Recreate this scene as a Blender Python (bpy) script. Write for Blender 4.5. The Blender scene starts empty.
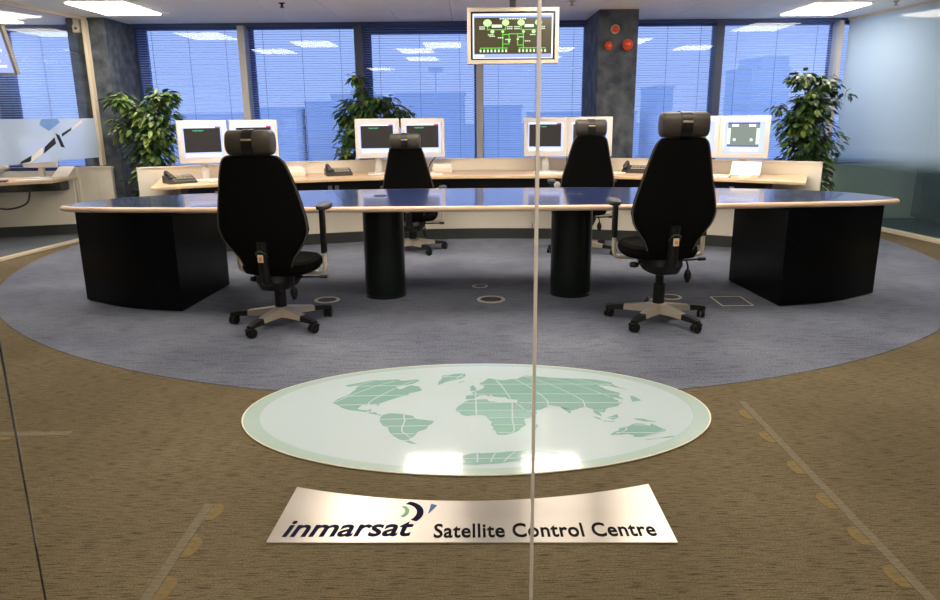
import bpy, bmesh, math, random
from mathutils import Vector, Matrix, noise
random.seed(7)
scene = bpy.context.scene
COL = scene.collection
R = math.radians

# ------------------------------------------------------------------ camera
cam_d = bpy.data.cameras.new('camera'); cam = bpy.data.objects.new('camera', cam_d); COL.objects.link(cam)
cam_d.sensor_width = 36.0; cam_d.lens = 36.0*720/940; cam_d.clip_start = 0.05; cam_d.clip_end = 600
tilt = math.atan(185/720.0)
cam.matrix_world = Matrix.Translation((0, 0, 1.40)) @ Matrix.Rotation(math.pi/2 - tilt, 4, 'X') @ Matrix.Rotation(R(-0.5), 4, 'Z')
scene.camera = cam

# ------------------------------------------------------------------ world, exposure
W = bpy.data.worlds.new('World'); scene.world = W; W.use_nodes = True
wn = W.node_tree.nodes; wl = W.node_tree.links
bg = wn['Background']
tc = wn.new('ShaderNodeTexCoord'); sep = wn.new('ShaderNodeSeparateXYZ'); rmp = wn.new('ShaderNodeValToRGB')
wl.new(tc.outputs['Generated'], sep.inputs[0]); wl.new(sep.outputs['Z'], rmp.inputs['Fac'])
rmp.color_ramp.elements[0].position = 0.0; rmp.color_ramp.elements[0].color = (0.40, 0.51, 0.87, 1)
rmp.color_ramp.elements[1].position = 0.5; rmp.color_ramp.elements[1].color = (0.23, 0.37, 0.80, 1)
wl.new(rmp.outputs['Color'], bg.inputs['Color']); bg.inputs['Strength'].default_value = 0.64
vs = scene.view_settings
vs.view_transform = 'Standard'; vs.look = 'None'; vs.gamma = 1.0; vs.use_curve_mapping = False
vs.exposure = 1.1
LAMP = 8.8

# ------------------------------------------------------------------ materials
MATS = {}
def mat(name, col, rough=0.5, metal=0.0, spec=0.5, emit=None, estr=1.0, coat=0.0, noise_=None, bump=None, aniso=0.0):
    """noise_=(scale xyz, colour2, lo, hi[, detail]); bump=(scale xyz, strength)"""
    m = bpy.data.materials.new(name); m.use_nodes = True
    nt = m.node_tree; b = nt.nodes['Principled BSDF']
    b.inputs['Base Color'].default_value = (*col, 1); b.inputs['Roughness'].default_value = rough
    b.inputs['Metallic'].default_value = metal; b.inputs['Specular IOR Level'].default_value = spec
    b.inputs['Coat Weight'].default_value = coat
    if aniso: b.inputs['Anisotropic'].default_value = aniso
    if emit:
        b.inputs['Emission Color'].default_value = (*emit, 1); b.inputs['Emission Strength'].default_value = estr
    def coords(sc):
        t = nt.nodes.new('ShaderNodeTexCoord'); mp = nt.nodes.new('ShaderNodeMapping')
        mp.inputs['Scale'].default_value = sc; nt.links.new(t.outputs['Object'], mp.inputs['Vector']); return mp
    if noise_:
        mp = coords(noise_[0]); n = nt.nodes.new('ShaderNodeTexNoise'); n.inputs['Scale'].default_value = 1
        n.inputs['Detail'].default_value = noise_[4] if len(noise_) > 4 else 4
        r = nt.nodes.new('ShaderNodeValToRGB')
        r.color_ramp.elements[0].position = noise_[2]; r.color_ramp.elements[0].color = (*noise_[1], 1)
        r.color_ramp.elements[1].position = noise_[3]; r.color_ramp.elements[1].color = (*col, 1)
        nt.links.new(mp.outputs[0], n.inputs['Vector']); nt.links.new(n.outputs['Fac'], r.inputs['Fac'])
        nt.links.new(r.outputs['Color'], b.inputs['Base Color'])
    if bump:
        mp = coords(bump[0]); n = nt.nodes.new('ShaderNodeTexNoise'); n.inputs['Scale'].default_value = 1; n.inputs['Detail'].default_value = 3
        bp = nt.nodes.new('ShaderNodeBump'); bp.inputs['Strength'].default_value = bump[1]; bp.inputs['Distance'].default_value = 0.01
        nt.links.new(mp.outputs[0], n.inputs['Vector']); nt.links.new(n.outputs['Fac'], bp.inputs['Height'])
        nt.links.new(bp.outputs[0], b.inputs['Normal'])
    MATS[name] = m; return m

def emat(name, col, s=1.0):
    m = bpy.data.materials.new(name); m.use_nodes = True; nt = m.node_tree
    nt.nodes.remove(nt.nodes['Principled BSDF'])
    e = nt.nodes.new('ShaderNodeEmission'); e.inputs[0].default_value = (*col, 1); e.inputs[1].default_value = s
    nt.links.new(e.outputs[0], nt.nodes['Material Output'].inputs['Surface']); MATS[name] = m; return m

def glass_mat(name, tint=(1, 1, 1), base=0.04, gain=0.75, film=None, rough=0.0):
    """clear sheet glass; film=(albedo colour, translucent colour, z0, z1, density) adds a frosted film whose print
    density rises from z0 to z1 (object Z)"""
    m = bpy.data.materials.new(name); m.use_nodes = True; nt = m.node_tree; N = nt.nodes; L = nt.links
    N.remove(N['Principled BSDF'])
    tr = N.new('ShaderNodeBsdfTransparent'); tr.inputs[0].default_value = (*tint, 1)
    gl = N.new('ShaderNodeBsdfGlossy'); gl.inputs['Roughness'].default_value = rough; gl.inputs[0].default_value = (1, 1, 1, 1)
    lw = N.new('ShaderNodeLayerWeight'); lw.inputs[0].default_value = 0.5
    p = N.new('ShaderNodeMath'); p.operation = 'POWER'; p.inputs[1].default_value = 4.0; L.new(lw.outputs['Facing'], p.inputs[0])
    ma = N.new('ShaderNodeMath'); ma.operation = 'MULTIPLY_ADD'; ma.inputs[1].default_value = gain; ma.inputs[2].default_value = base
    L.new(p.outputs[0], ma.inputs[0])
    body = tr.outputs[0]
    if film:
        df = N.new('ShaderNodeBsdfDiffuse'); df.inputs[0].default_value = (*film[0], 1)
        tl = N.new('ShaderNodeBsdfTranslucent'); tl.inputs[0].default_value = (*film[1], 1)
        ms = N.new('ShaderNodeMixShader'); ms.inputs[0].default_value = 0.5; L.new(df.outputs[0], ms.inputs[1]); L.new(tl.outputs[0], ms.inputs[2])
        t = N.new('ShaderNodeTexCoord'); s = N.new('ShaderNodeSeparateXYZ'); L.new(t.outputs['Object'], s.inputs[0])
        mr = N.new('ShaderNodeMapRange'); mr.inputs['From Min'].default_value = film[2]; mr.inputs['From Max'].default_value = film[3]
        mr.inputs['To Min'].default_value = film[5] if len(film) > 5 else 0.0; mr.inputs['To Max'].default_value = film[4]; mr.interpolation_type = 'SMOOTHSTEP'
        L.new(s.outputs['Z'], mr.inputs['Value'])
        mf = N.new('ShaderNodeMixShader'); L.new(mr.outputs[0], mf.inputs[0]); L.new(tr.outputs[0], mf.inputs[1]); L.new(ms.outputs[0], mf.inputs[2])
        body = mf.outputs[0]
    mx = N.new('ShaderNodeMixShader'); L.new(ma.outputs[0], mx.inputs[0]); L.new(body, mx.inputs[1]); L.new(gl.outputs[0], mx.inputs[2])
    L.new(mx.outputs[0], N['Material Output'].inputs['Surface']); MATS[name] = m; return m

def carpet(name, a, b, dark, streak, fine):
    m = bpy.data.materials.new(name); m.use_nodes = True; nt = m.node_tree; N = nt.nodes; L = nt.links
    bs = N['Principled BSDF']; bs.inputs['Roughness'].default_value = 0.95; bs.inputs['Specular IOR Level'].default_value = 0.15
    t = N.new('ShaderNodeTexCoord')
    def nz(sc, det=3):
        mp = N.new('ShaderNodeMapping'); mp.inputs['Scale'].default_value = sc; L.new(t.outputs['Object'], mp.inputs[0])
        n = N.new('ShaderNodeTexNoise'); n.inputs['Scale'].default_value = 1; n.inputs['Detail'].default_value = det; L.new(mp.outputs[0], n.inputs['Vector']); return n
    n1 = nz(streak, 3); n2 = nz(fine, 2); n3 = nz((1.3, 1.3, 1), 3)
    r1 = N.new('ShaderNodeValToRGB'); r1.color_ramp.elements[0].position = 0.35; r1.color_ramp.elements[1].position = 0.65
    r1.color_ramp.elements[0].color = (*a, 1); r1.color_ramp.elements[1].color = (*b, 1); L.new(n3.outputs['Fac'], r1.inputs[0])
    r2 = N.new('ShaderNodeValToRGB'); r2.color_ramp.elements[0].position = 0.34; r2.color_ramp.elements[1].position = 0.5
    r2.color_ramp.elements[0].color = (*dark, 1); r2.color_ramp.elements[1].color = (1, 1, 1, 1); L.new(n1.outputs['Fac'], r2.inputs[0])
    r3 = N.new('ShaderNodeValToRGB'); r3.color_ramp.elements[0].position = 0.3; r3.color_ramp.elements[1].position = 0.7
    r3.color_ramp.elements[0].color = (0.6, 0.6, 0.6, 1); r3.color_ramp.elements[1].color = (1.25, 1.25, 1.2, 1); L.new(n2.outputs['Fac'], r3.inputs[0])
    def mul(x, y):
        k = N.new('ShaderNodeMix'); k.data_type = 'RGBA'; k.blend_type = 'MULTIPLY'; k.inputs[0].default_value = 1
        L.new(x, k.inputs[6]); L.new(y, k.inputs[7]); return k.outputs[2]
    L.new(mul(mul(r1.outputs[0], r2.outputs[0]), r3.outputs[0]), bs.inputs['Base Color'])
    bp = N.new('ShaderNodeBump'); bp.inputs['Strength'].default_value = 0.5; bp.inputs['Distance'].default_value = 0.004
    L.new(n1.outputs['Fac'], bp.inputs['Height']); L.new(bp.outputs[0], bs.inputs['Normal'])
    MATS[name] = m; return m

carpet('brown_carpet', (0.140, 0.108, 0.062), (0.182, 0.140, 0.084), (0.38, 0.36, 0.32), (15, 190, 1), (170, 200, 1))
carpet('blue_carpet', (0.13, 0.14, 0.19), (0.19, 0.20, 0.255), (0.72, 0.72, 0.74), (7, 40, 1), (90, 110, 1))
mat('ceiling_paint', (0.92, 0.90, 0.88), 0.6)
mat('wall_paint', (0.62, 0.58, 0.52), 0.8)
mat('wall_dark', (0.025, 0.023, 0.02), 0.9, spec=0.1)
mat('column_cloth', (0.105, 0.12, 0.14), 0.85, noise_=((7, 7, 7), (0.035, 0.043, 0.062), 0.36, 0.64, 6))
mat('mullion_beige', (0.50, 0.47, 0.45), 0.45)
mat('mullion_dark', (0.06, 0.075, 0.13), 0.45)
mat('frame_blue', (0.07, 0.11, 0.30), 0.5)
mat('blind_slat', (0.50, 0.60, 0.86), 0.5)
mat('trim_pale', (0.70, 0.60, 0.46), 0.5)
mat('seal_pale', (0.72, 0.66, 0.60), 0.35)
mat('seal_dark', (0.015, 0.012, 0.01), 0.5)
glass_mat('clear_glass', (0.985, 0.99, 0.985), 0.02, 0.6)
glass_mat('window_glass', (0.9, 0.94, 1.0), 0.018, 0.4, rough=0.0)
glass_mat('frost_band', (0.95, 0.97, 1), 0.03, 0.4, film=((0.62, 0.74, 0.95), (0.8, 0.9, 1), -5, -4, 0.62))
glass_mat('frost_tall', (0.75, 0.90, 0.86), 0.03, 0.35, film=((0.64, 0.79, 0.97), (0.85, 0.95, 1), 0.70, 0.98, 0.93, 0.06), rough=0.08)
mat('table_blue', (0.028, 0.042, 0.13), 0.16, spec=0.6, coat=0.3)
mat('edge_wood', (0.84, 0.60, 0.43), 0.3, noise_=((3, 40, 40), (0.76, 0.52, 0.36), 0.35, 0.65))
mat('black_gloss', (0.002, 0.0024, 0.004), 0.25, spec=0.08)
mat('dark_green', (0.004, 0.008, 0.006), 0.28, spec=0.35)
mat('desk_wood', (0.74, 0.52, 0.32), 0.4, noise_=((4, 30, 30), (0.66, 0.44, 0.25), 0.3, 0.7))
mat('cream_panel', (0.84, 0.76, 0.64), 0.55)
mat('plinth_dark', (0.03, 0.032, 0.03), 0.6)
mat('tray_black', (0.012, 0.012, 0.013), 0.6)
mat('chair_fabric', (0.0035, 0.003, 0.0028), 0.9, spec=0.06)
mat('chair_leather', (0.042, 0.032, 0.025), 0.5, bump=((90, 90, 90), 0.25))
mat('piping_grey', (0.06, 0.05, 0.042), 0.6)
mat('strap_black', (0.004, 0.004, 0.004), 0.4)
mat('buckle', (0.55, 0.42, 0.30), 0.3, metal=0.6)
mat('chair_plastic', (0.006, 0.006, 0.006), 0.4, spec=0.3)
mat('pad_grey', (0.05, 0.05, 0.06), 0.45)
mat('silver', (0.62, 0.55, 0.46), 0.32, metal=0.75)
mat('chrome_warm', (0.74, 0.64, 0.50), 0.28, metal=0.4)
mat('label_orange', (0.85, 0.28, 0.10), 0.5)
mat('label_cream', (0.80, 0.68, 0.52), 0.5)
mat('monitor_white', (0.84, 0.79, 0.76), 0.4)
mat('monitor_grey', (0.60, 0.57, 0.54), 0.45)
emat('scr_lilac', (0.42, 0.47, 0.86), 0.95)
emat('scr_white', (0.80, 0.80, 0.98), 1.0)
emat('scr_red', (0.55, 0.05, 0.10), 0.8)
emat('scr_green', (0.10, 0.45, 0.22), 0.7)
mat('scr_dark', (0.010, 0.010, 0.012), 0.25, emit=(0.02, 0.016, 0.014), estr=1.0)
mat('scr_brown', (0.012, 0.011, 0.008), 0.25, emit=(0.032, 0.024, 0.008), estr=1.0)
emat('scr_lime', (0.42, 0.80, 0.26), 1.0)
emat('scr_line', (0.10, 0.52, 0.05), 1.0)
emat('scr_pale', (0.60, 0.72, 0.55), 0.9)
emat('scr_grey', (0.19, 0.22, 0.20), 0.8)
emat('scr_bluebar', (0.28, 0.33, 0.62), 0.9)
mat('tv_frame', (0.50, 0.43, 0.34), 0.4, metal=0.25)
mat('tv_black', (0.010, 0.008, 0.008), 0.3)
mat('phone_dark', (0.055, 0.048, 0.042), 0.45)
mat('phone_key', (0.50, 0.45, 0.36), 0.5)
mat('paper', (0.86, 0.82, 0.76), 0.7)
mat('beige_plastic', (0.78, 0.70, 0.58), 0.5)
mat('alarm_red', (0.80, 0.085, 0.02), 0.3, coat=0.4)
mat('alarm_cream', (0.80, 0.62, 0.35), 0.4)
mat('leaf_mid', (0.085, 0.16, 0.028), 0.45, noise_=((3, 3, 3), (0.035, 0.085, 0.018), 0.35, 0.65))
mat('leaf_light', (0.24, 0.30, 0.06), 0.45, noise_=((3, 3, 3), (0.09, 0.16, 0.03), 0.35, 0.65))
mat('leaf_dark', (0.028, 0.07, 0.02), 0.4, noise_=((3, 3, 3), (0.012, 0.035, 0.012), 0.35, 0.65))
mat('bark', (0.16, 0.10, 0.06), 0.9)
mat('pot', (0.05, 0.035, 0.03), 0.5)
mat('soil', (0.03, 0.02, 0.014), 1.0)
mat('map_glass', (0.58, 0.68, 0.72), 0.10, spec=0.5, coat=0.5, emit=(0.78, 0.95, 0.95), estr=0.0)
mat('map_rim', (0.48, 0.60, 0.56), 0.12, spec=0.5, coat=0.5, emit=(0.6, 0.75, 0.7), estr=0.0)
mat('map_edge', (0.80, 0.72, 0.56), 0.4)
mat('map_land', (0.28, 0.47, 0.43), 0.10, spec=0.5, coat=0.5, emit=(0.25, 0.5, 0.43), estr=0.0)
mat('map_line', (0.58, 0.68, 0.72), 0.10, spec=0.5, coat=0.5, emit=(0.78, 0.95, 0.95), estr=0.0)
mat('steel', (0.60, 0.54, 0.49), 0.30, metal=0.62, noise_=((1.2, 5, 1), (0.52, 0.46, 0.41), 0.3, 0.7), aniso=0.9)
mat('ink_navy', (0.008, 0.009, 0.036), 0.9, spec=0.04)
mat('ink_black', (0.007, 0.005, 0.006), 0.9, spec=0.04)
mat('ink_green', (0.26, 0.50, 0.32), 0.8, spec=0.1)
mat('ink_blue', (0.09, 0.16, 0.34), 0.8, spec=0.1)
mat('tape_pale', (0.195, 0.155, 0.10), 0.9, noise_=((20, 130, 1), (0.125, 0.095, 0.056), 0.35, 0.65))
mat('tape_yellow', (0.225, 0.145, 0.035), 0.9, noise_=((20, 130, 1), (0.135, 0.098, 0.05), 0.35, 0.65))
mat('socket_ring', (0.52, 0.46, 0.36), 0.4, metal=0.3)
mat('socket_dark', (0.02, 0.018, 0.014), 0.6)
emat('lamp_diffuser', (1.0, 0.90, 0.76), LAMP)
mat('lamp_frame', (0.75, 0.73, 0.70), 0.4)
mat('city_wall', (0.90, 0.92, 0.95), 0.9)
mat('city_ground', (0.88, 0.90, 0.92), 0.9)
mat('side_dark', (0.012, 0.03, 0.024), 0.5)
mat('side_carpet', (0.12, 0.135, 0.16), 0.95)
mat('decal_dark', (0.02, 0.02, 0.025), 0.6)
mat('decal_cream', (0.80, 0.75, 0.66), 0.6)
mat('decal_blue', (0.16, 0.30, 0.62), 0.6)

# ------------------------------------------------------------------ mesh helpers
def V(*a): return Vector(a)
def bm_new(): return bmesh.new()
def box(bm, x0, x1, y0, y1, z0, z1, bev=0.0, seg=2, M=None):
    vs_ = [bm.verts.new((x, y, z)) for x in (x0, x1) for y in (y0, y1) for z in (z0, z1)]
    f = [(0, 1, 3, 2), (4, 6, 7, 5), (0, 4, 5, 1), (2, 3, 7, 6), (0, 2, 6, 4), (1, 5, 7, 3)]
    fs = [bm.faces.new([vs_[i] for i in q]) for q in f]
    allv = list(vs_)
    if bev:
        ed = list({e for q in fs for e in q.edges})
        r = bmesh.ops.bevel(bm, geom=ed, offset=bev, segments=seg, affect='EDGES', profile=0.5)
        allv = list({v for v in r['verts']} | {v for v in allv if v.is_valid})
    if M is not None:
        for v in allv: v.co = M @ v.co
    return bm
def loft(bm, rings, cap=True, closed=True):
    rv = [[bm.verts.new(p) for p in r] for r in rings]; n = len(rv[0])
    for a, b in zip(rv, rv[1:]):
        for i in range(n if closed else n-1):
            j = (i+1) % n; bm.faces.new((a[i], a[j], b[j], b[i]))
    if cap:
        bm.faces.new(list(reversed(rv[0]))); bm.faces.new(rv[-1])
    return bm
def lathe(bm, prof, c=(0, 0, 0), n=24, M=None):
    rings = []
    for r, z in prof:
        ring = [Vector((c[0]+max(r, 1e-4)*math.cos(2*math.pi*i/n), c[1]+max(r, 1e-4)*math.sin(2*math.pi*i/n), c[2]+z)) for i in range(n)]
        if M is not None: ring = [M @ p for p in ring]
        rings.append(ring)
    return loft(bm, rings)
def tube(bm, pts, r, n=10):
    pts = [Vector(p) for p in pts]; rad = r if isinstance(r, (list, tuple)) else [r]*len(pts)
    rings = []; up = None
    for i, p in enumerate(pts):
        d = (pts[min(i+1, len(pts)-1)] - pts[max(i-1, 0)]).normalized()
        if up is None:
            up = d.orthogonal().normalized()
        up = (up - d*up.dot(d)).normalized(); s = d.cross(up)
        rings.append([p + (up*math.cos(2*math.pi*k/n) + s*math.sin(2*math.pi*k/n))*rad[i] for k in range(n)])
    return loft(bm, rings)
def prism(bm, poly, z0, z1):
    return loft(bm, [[Vector((x, y, z0)) for x, y in poly], [Vector((x, y, z1)) for x, y in poly]])
def bez(pts, n=8):
    """smooth polyline through points (Catmull-Rom)"""
    P = [Vector(p) for p in pts]; P = [P[0]*2-P[1]] + P + [P[-1]*2-P[-2]]; out = []
    for i in range(1, len(P)-2):
        for k in range(n):
            t = k/n; a, b, c, d = P[i-1:i+3]
            out.append(0.5*((2*b)+(-a+c)*t+(2*a-5*b+4*c-d)*t*t+(-a+3*b-3*c+d)*t**3))
    out.append(P[-2]); return out
def sring(cx, cy, cz, a, b, n=20, p=2.6):
    out = []
    for i in range(n):
        t = 2*math.pi*i/n; c, s = math.cos(t), math.sin(t)
        out.append(Vector((cx+a*math.copysign(abs(c)**(2/p), c), cy+b*math.copysign(abs(s)**(2/p), s), cz)))
    return out
def obj(name, bm, m, parent=None, smooth=35, kind=None, label=None):
    bmesh.ops.recalc_face_normals(bm, faces=bm.faces[:])
    me = bpy.data.meshes.new(name); bm.to_mesh(me); bm.free()
    if smooth:
        me.shade_smooth(); me.set_sharp_from_angle(angle=R(smooth))
    for k in (m if isinstance(m, (list, tuple)) else [m]): me.materials.append(MATS[k])
    o = bpy.data.objects.new(name, me); COL.objects.link(o)
    if parent is not None: o.parent = parent
    if kind: o['kind'] = kind
    if label: o['label'] = label
    return o
def share(src, parent, loc=(0, 0, 0), rotz=0.0):
    o = src.copy(); COL.objects.link(o); o.parent = parent; o.location = loc; o.rotation_euler = (0, 0, rotz); return o
def thing(name, label, cat, loc=(0, 0, 0), rz=0.0, group=None):
    o = bpy.data.objects.new(name, None); COL.objects.link(o); o.empty_display_size = 0.1
    o.location = loc; o.rotation_euler = (0, 0, rz); o['label'] = label; o['category'] = cat
    if group: o['group'] = group
    return o
def tag(o, label, cat, group=None):
    o['label'] = label; o['category'] = cat
    if group: o['group'] = group
    return o
def struct(name, bm=None, m=None, smooth=0, label=None):
    if bm is None:
        o = bpy.data.objects.new(name, None); COL.objects.link(o); o.empty_display_size = 0.1
    else: o = obj(name, bm, m, None, smooth)
    o['kind'] = 'structure'
    if label: o['label'] = label
    return o
def bx(*a, **k): return box(bm_new(), *a, **k)
def text_bm(s, size, shear=0.0, offset=0.0, spacing=1.0, width=None):
    cu = bpy.data.curves.new('txt', 'FONT'); cu.body = s; cu.size = size; cu.shear = shear; cu.offset = offset; cu.space_character = spacing
    cu.extrude = 0.0006; cu.resolution_u = 4
    o = bpy.data.objects.new('txt', cu); COL.objects.link(o)
    dg = bpy.context.evaluated_depsgraph_get(); me = bpy.data.meshes.new_from_object(o.evaluated_get(dg))
    bm = bm_new(); bm.from_mesh(me)
    bpy.data.objects.remove(o); bpy.data.curves.remove(cu); bpy.data.meshes.remove(me)
    x0 = min(v.co.x for v in bm.verts); x1 = max(v.co.x for v in bm.verts)
    k = width/(x1-x0) if width else 1.0
    for v in bm.verts: v.co.x = (v.co.x-x0)*k
    return bm

# ------------------------------------------------------------------ room shell
CZ = 2.55                      # ceiling height
BACK = 9.75                    # window plane
def xl(y): return -4.62 + 0.16*(y-8.2)      # left glass partition
def xr(y): return 5.04 - 0.15*(y-8.22)      # right glass partition
fl = struct('floor', bx(-9, 9, -1.6, 9.95, -0.2, 0.0), 'brown_carpet')
# round blue carpet, let into the floor, clipped by the partitions and the window wall
poly = []
for i in range(160):
    a = 2*math.pi*i/160; x = 0.09+4.573*math.sin(a); y = 7.99-4.573*math.cos(a)
    if y < 9.6 and x > xl(y)+0.06 and x < xr(y)-0.06: poly.append((x, y))
poly = sorted(poly, key=lambda p: math.atan2(p[1]-7, p[0]-0.09))
bc = obj('blue_carpet', prism(bm_new(), poly, -0.01, 0.003), 'blue_carpet', fl, 0)
obj('side_carpet', prism(bm_new(), [(-8.9, 1.3), (xl(1.3)-0.05, 1.3), (xl(9.0)-0.05, 9.0), (-4.9, 9.6), (-8.9, 9.6)], -0.01, 0.003), 'side_carpet', fl, 0)
obj('side_carpet', prism(bm_new(), [(xr(1.3)+0.05, 1.3), (8.9, 1.3), (8.9, 9.6), (xr(9.6)+0.05, 9.6)], -0.01, 0.003), 'side_dark', fl, 0)
ce = struct('ceiling', bx(-9, 9, -1.6, 9.95, CZ+0.05, CZ+0.2), 'ceiling_paint')
struct('wall_front', bx(-9, 9, -1.75, -1.6, 0, CZ+0.05), 'wall_dark')
struct('wall_left', bx(-9.1, -8.95, -1.6, 9.95, 0, CZ+0.05), 'wall_paint')
struct('wall_right', bx(8.95, 9.1, -1.6, 9.95, 0, CZ+0.05), 'side_dark')
struct('wall_back', bx(-8.95, 8.95, BACK-0.05, BACK+0.15, 0, 0.72), 'wall_paint')
struct('trim_1', bx(-8.95, 8.95, BACK-0.04, BACK+0.15, CZ-0.035, CZ+0.05), 'frame_blue')

# lamps: positions in the ceiling (centre x, y)
LW, LL = 0.66, 0.95
LAMPS = [(-3.80, 8.32), (4.10, 8.85), (-2.5, 7.0), (2.6, 7.0), (-0.42, 6.64), (0.88, 6.64), (-3.5, 5.7), (-0.95, 5.55), (1.60, 5.55), (4.10, 5.7),  # wide pair just behind the table: unseen, added to brighten the room's back
         (-0.95, 3.6), (1.60, 3.6), (-2.2, 0.35), (0.4, 0.3), (3.0, 0.35),  # corridor row by the camera: unseen, added so the glass joint catches light
         (-5.75, 8.95), (-6.6, 6.0), (6.6, 4.4)]
# ceiling tiles (each one a piece) in the part of the ceiling that is in view; plain board elsewhere
TW, TL = 0.68, 1.0
def minus(rects, lx0, lx1, ly0, ly1):
    """rectangles with the opening of a lamp cut out"""
    out = []
    for x0, x1, y0, y1 in rects:
        if lx0 >= x1 or lx1 <= x0 or ly0 >= y1 or ly1 <= y0: out.append((x0, x1, y0, y1)); continue
        if ly0 > y0: out.append((x0, x1, y0, ly0))
        if ly1 < y1: out.append((x0, x1, ly1, y1))
        ya, yb = max(y0, ly0), min(y1, ly1)
        if lx0 > x0: out.append((x0, lx0, ya, yb))
        if lx1 < x1: out.append((lx1, x1, ya, yb))
    return [r for r in out if r[1]-r[0] > 0.004 and r[3]-r[2] > 0.004]
def ceiling_piece(name, x0, x1, y0, y1):
    rs = [(x0, x1, y0, y1)]
    for a, b in LAMPS: rs = minus(rs, a-LW/2-0.002, a+LW/2+0.002, b-LL/2-0.002, b+LL/2+0.002)
    if not rs: return
    bm = bm_new()
    for r in rs: box(bm, *r, CZ, CZ+0.05)
    obj(name, bm, 'ceiling_paint', ce, 0)
for i in range(-13, 14):
    for k in range(2):
        x = 0.15+i*TW; y1 = BACK-0.06-k*TL
        ceiling_piece('ceiling_tile', max(-8.95, x-TW/2+0.003), min(8.95, x+TW/2-0.003), y1-TL+0.003, y1-0.003)
ceiling_piece('ceiling_board', -8.95, 8.95, -1.6, BACK-0.06-2*TL-0.003)

LAMP_LABEL = ['rectangular ceiling light panel near the window above the left leafy plant', 'rectangular ceiling light panel in the corner above the right leafy plant',
  ] + [None]*15
for i, (a, b) in enumerate(LAMPS):
    lb = LAMP_LABEL[i] if i < len(LAMP_LABEL) else None
    if (a, b) == (-5.75, 8.95): lb = 'ceiling light panel beyond the left glass partition'
    elif lb is None: lb = 'plain rectangular ceiling light panel outside the view, some added for their light'
    t = thing('ceiling_light', lb, 'ceiling light', (a, b, CZ), 0, 'ceiling light panels')
    fb = bm_new(); w, l = LW/2, LL/2
    box(fb, -w, w, -l, -l+0.025, -0.004, 0.045); box(fb, -w, w, l-0.025, l, -0.004, 0.045)
    box(fb, -w, -w+0.025, -l+0.025, l-0.025, -0.004, 0.045); box(fb, w-0.025, w, -l+0.025, l-0.025, -0.004, 0.045)
    obj('frame', fb, 'lamp_frame', t, 0)
    obj('diffuser', bx(-w+0.025, w-0.025, -l+0.025, l-0.025, -0.016, 0.03), 'lamp_diffuser', t, 0)
for (x, y), w_ in zip([(-1.94, 8.06), (4.62, 8.3), (1.10, 8.1)], ['left of the hanging display', 'by the right ceiling light', 'right of the hanging display']):
    s = bm_new(); lathe(s, [(0.035, 0), (0.03, -0.008), (0.012, -0.012), (0.012, -0.035), (0.022, -0.04), (0.022, -0.046)], n=12)
    o = obj('sprinkler_head', s, 'tray_black' if x < 0 else 'buckle'); o.location = (x, y, CZ)
    tag(o, 'small ceiling sprinkler head ' + w_, 'sprinkler', 'ceiling sprinklers')

# ------------------------------------------------------------------ windows: mullions, frames, panes, blinds
ZS, ZT = 0.72, CZ-0.035
def window(n, x0, x1, left, right, bar=0.10, wide=False):
    """left/right: (material, width) of the mullion post standing at that side or None"""
    w = struct('window_%d' % n)
    for s, p in ((0, left), (1, right)):
        if p:
            xa = x0-p[1]/2 if s == 0 else x1-p[1]/2
            obj('mullion', bx(xa, xa+p[1], BACK-0.10, BACK+0.10, ZS, ZT), p[0], w, 0)
    obj('pane', bx(x0+0.03, x1-0.03, BACK-0.035, BACK-0.029, ZS, ZT), 'window_glass', w, 0)
    fr = bm_new(); yo = BACK+0.10
    box(fr, x0, x0+bar, yo, yo+0.05, ZS, ZT); box(fr, x1-bar*0.5, x1, yo, yo+0.05, ZS, ZT)
    box(fr, x0+bar, x1-bar*0.5, yo, yo+0.05, ZT-(0.10 if wide else 0.03), ZT); box(fr, x0+bar, x1-bar*0.5, yo, yo+0.05, ZS, ZS+0.06)
    obj('outer_frame', fr, 'frame_blue', w, 0)
    # venetian blind between the panes
    b = bm_new(); k = 0; z = ZS+0.05; c, s_ = math.cos(R(20)), math.sin(R(20)); hw = 0.0125
    while z < ZT-0.03:
        M = Matrix.Translation((0, BACK+0.035, z)) @ Matrix.Rotation(R(16), 4, 'X')
        box(b, x0+0.05, x1-0.05, -hw, hw, -0.0006, 0.0006, M=M); z += 0.030
    bl = obj('blind_slats', b, 'blind_slat', w, 0, kind='stuff')
    cd = bm_new(); m = 3
    for q in range(m):
        xx = x0 + (x1-x0)*(q+0.5)/m; box(cd, xx-0.002, xx+0.002, BACK+0.014, BACK+0.017, ZS, ZT)
    obj('blind_cords', cd, 'frame_blue', w, 0)
    obj('blind_rail', bx(x0+0.05, x1-0.05, BACK+0.015, BACK+0.055, ZT-0.03, ZT), 'frame_blue', w, 0)
B, D = ('mullion_beige', 0.085), ('mullion_dark', 0.10)
window(1, -4.28, -2.87, None, B, 0.13)
window(2, -2.87, -1.39, None, D, 0.10)
window(3, -1.39, 0.15, None, B, 0.14, True)
window(4, 0.15, 1.60, None, None, 0.05)
window(5, 1.92, 3.20, None, D, 0.05)
window(6, 3.20, 4.73, None, ('mullion_beige', 0.05), 0.09)
window(7, -6.22, -4.72, B, None, 0.30)
window(8, -7.7, -6.22, B, None, 0.10)
window(9, 4.73, 6.2, None, B, 0.10)
window(10, 6.2, 7.7, None, B, 0.10)
struct('wall_window_left', bx(-8.95, -7.7, BACK-0.05, BACK+0.15, 0.72, CZ), 'wall_paint')
struct('wall_window_right', bx(7.7, 8.95, BACK-0.05, BACK+0.15, 0.72, CZ), 'wall_paint')

# columns clad in dark blue-grey cloth
struct('wall_column_right', bx(1.50, 1.95, 8.74, BACK+0.14, 0, CZ), 'column_cloth')
struct('wall_column_left', bx(-4.74, -4.29, 9.05, BACK+0.14, 0, CZ), 'column_cloth')

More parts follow.
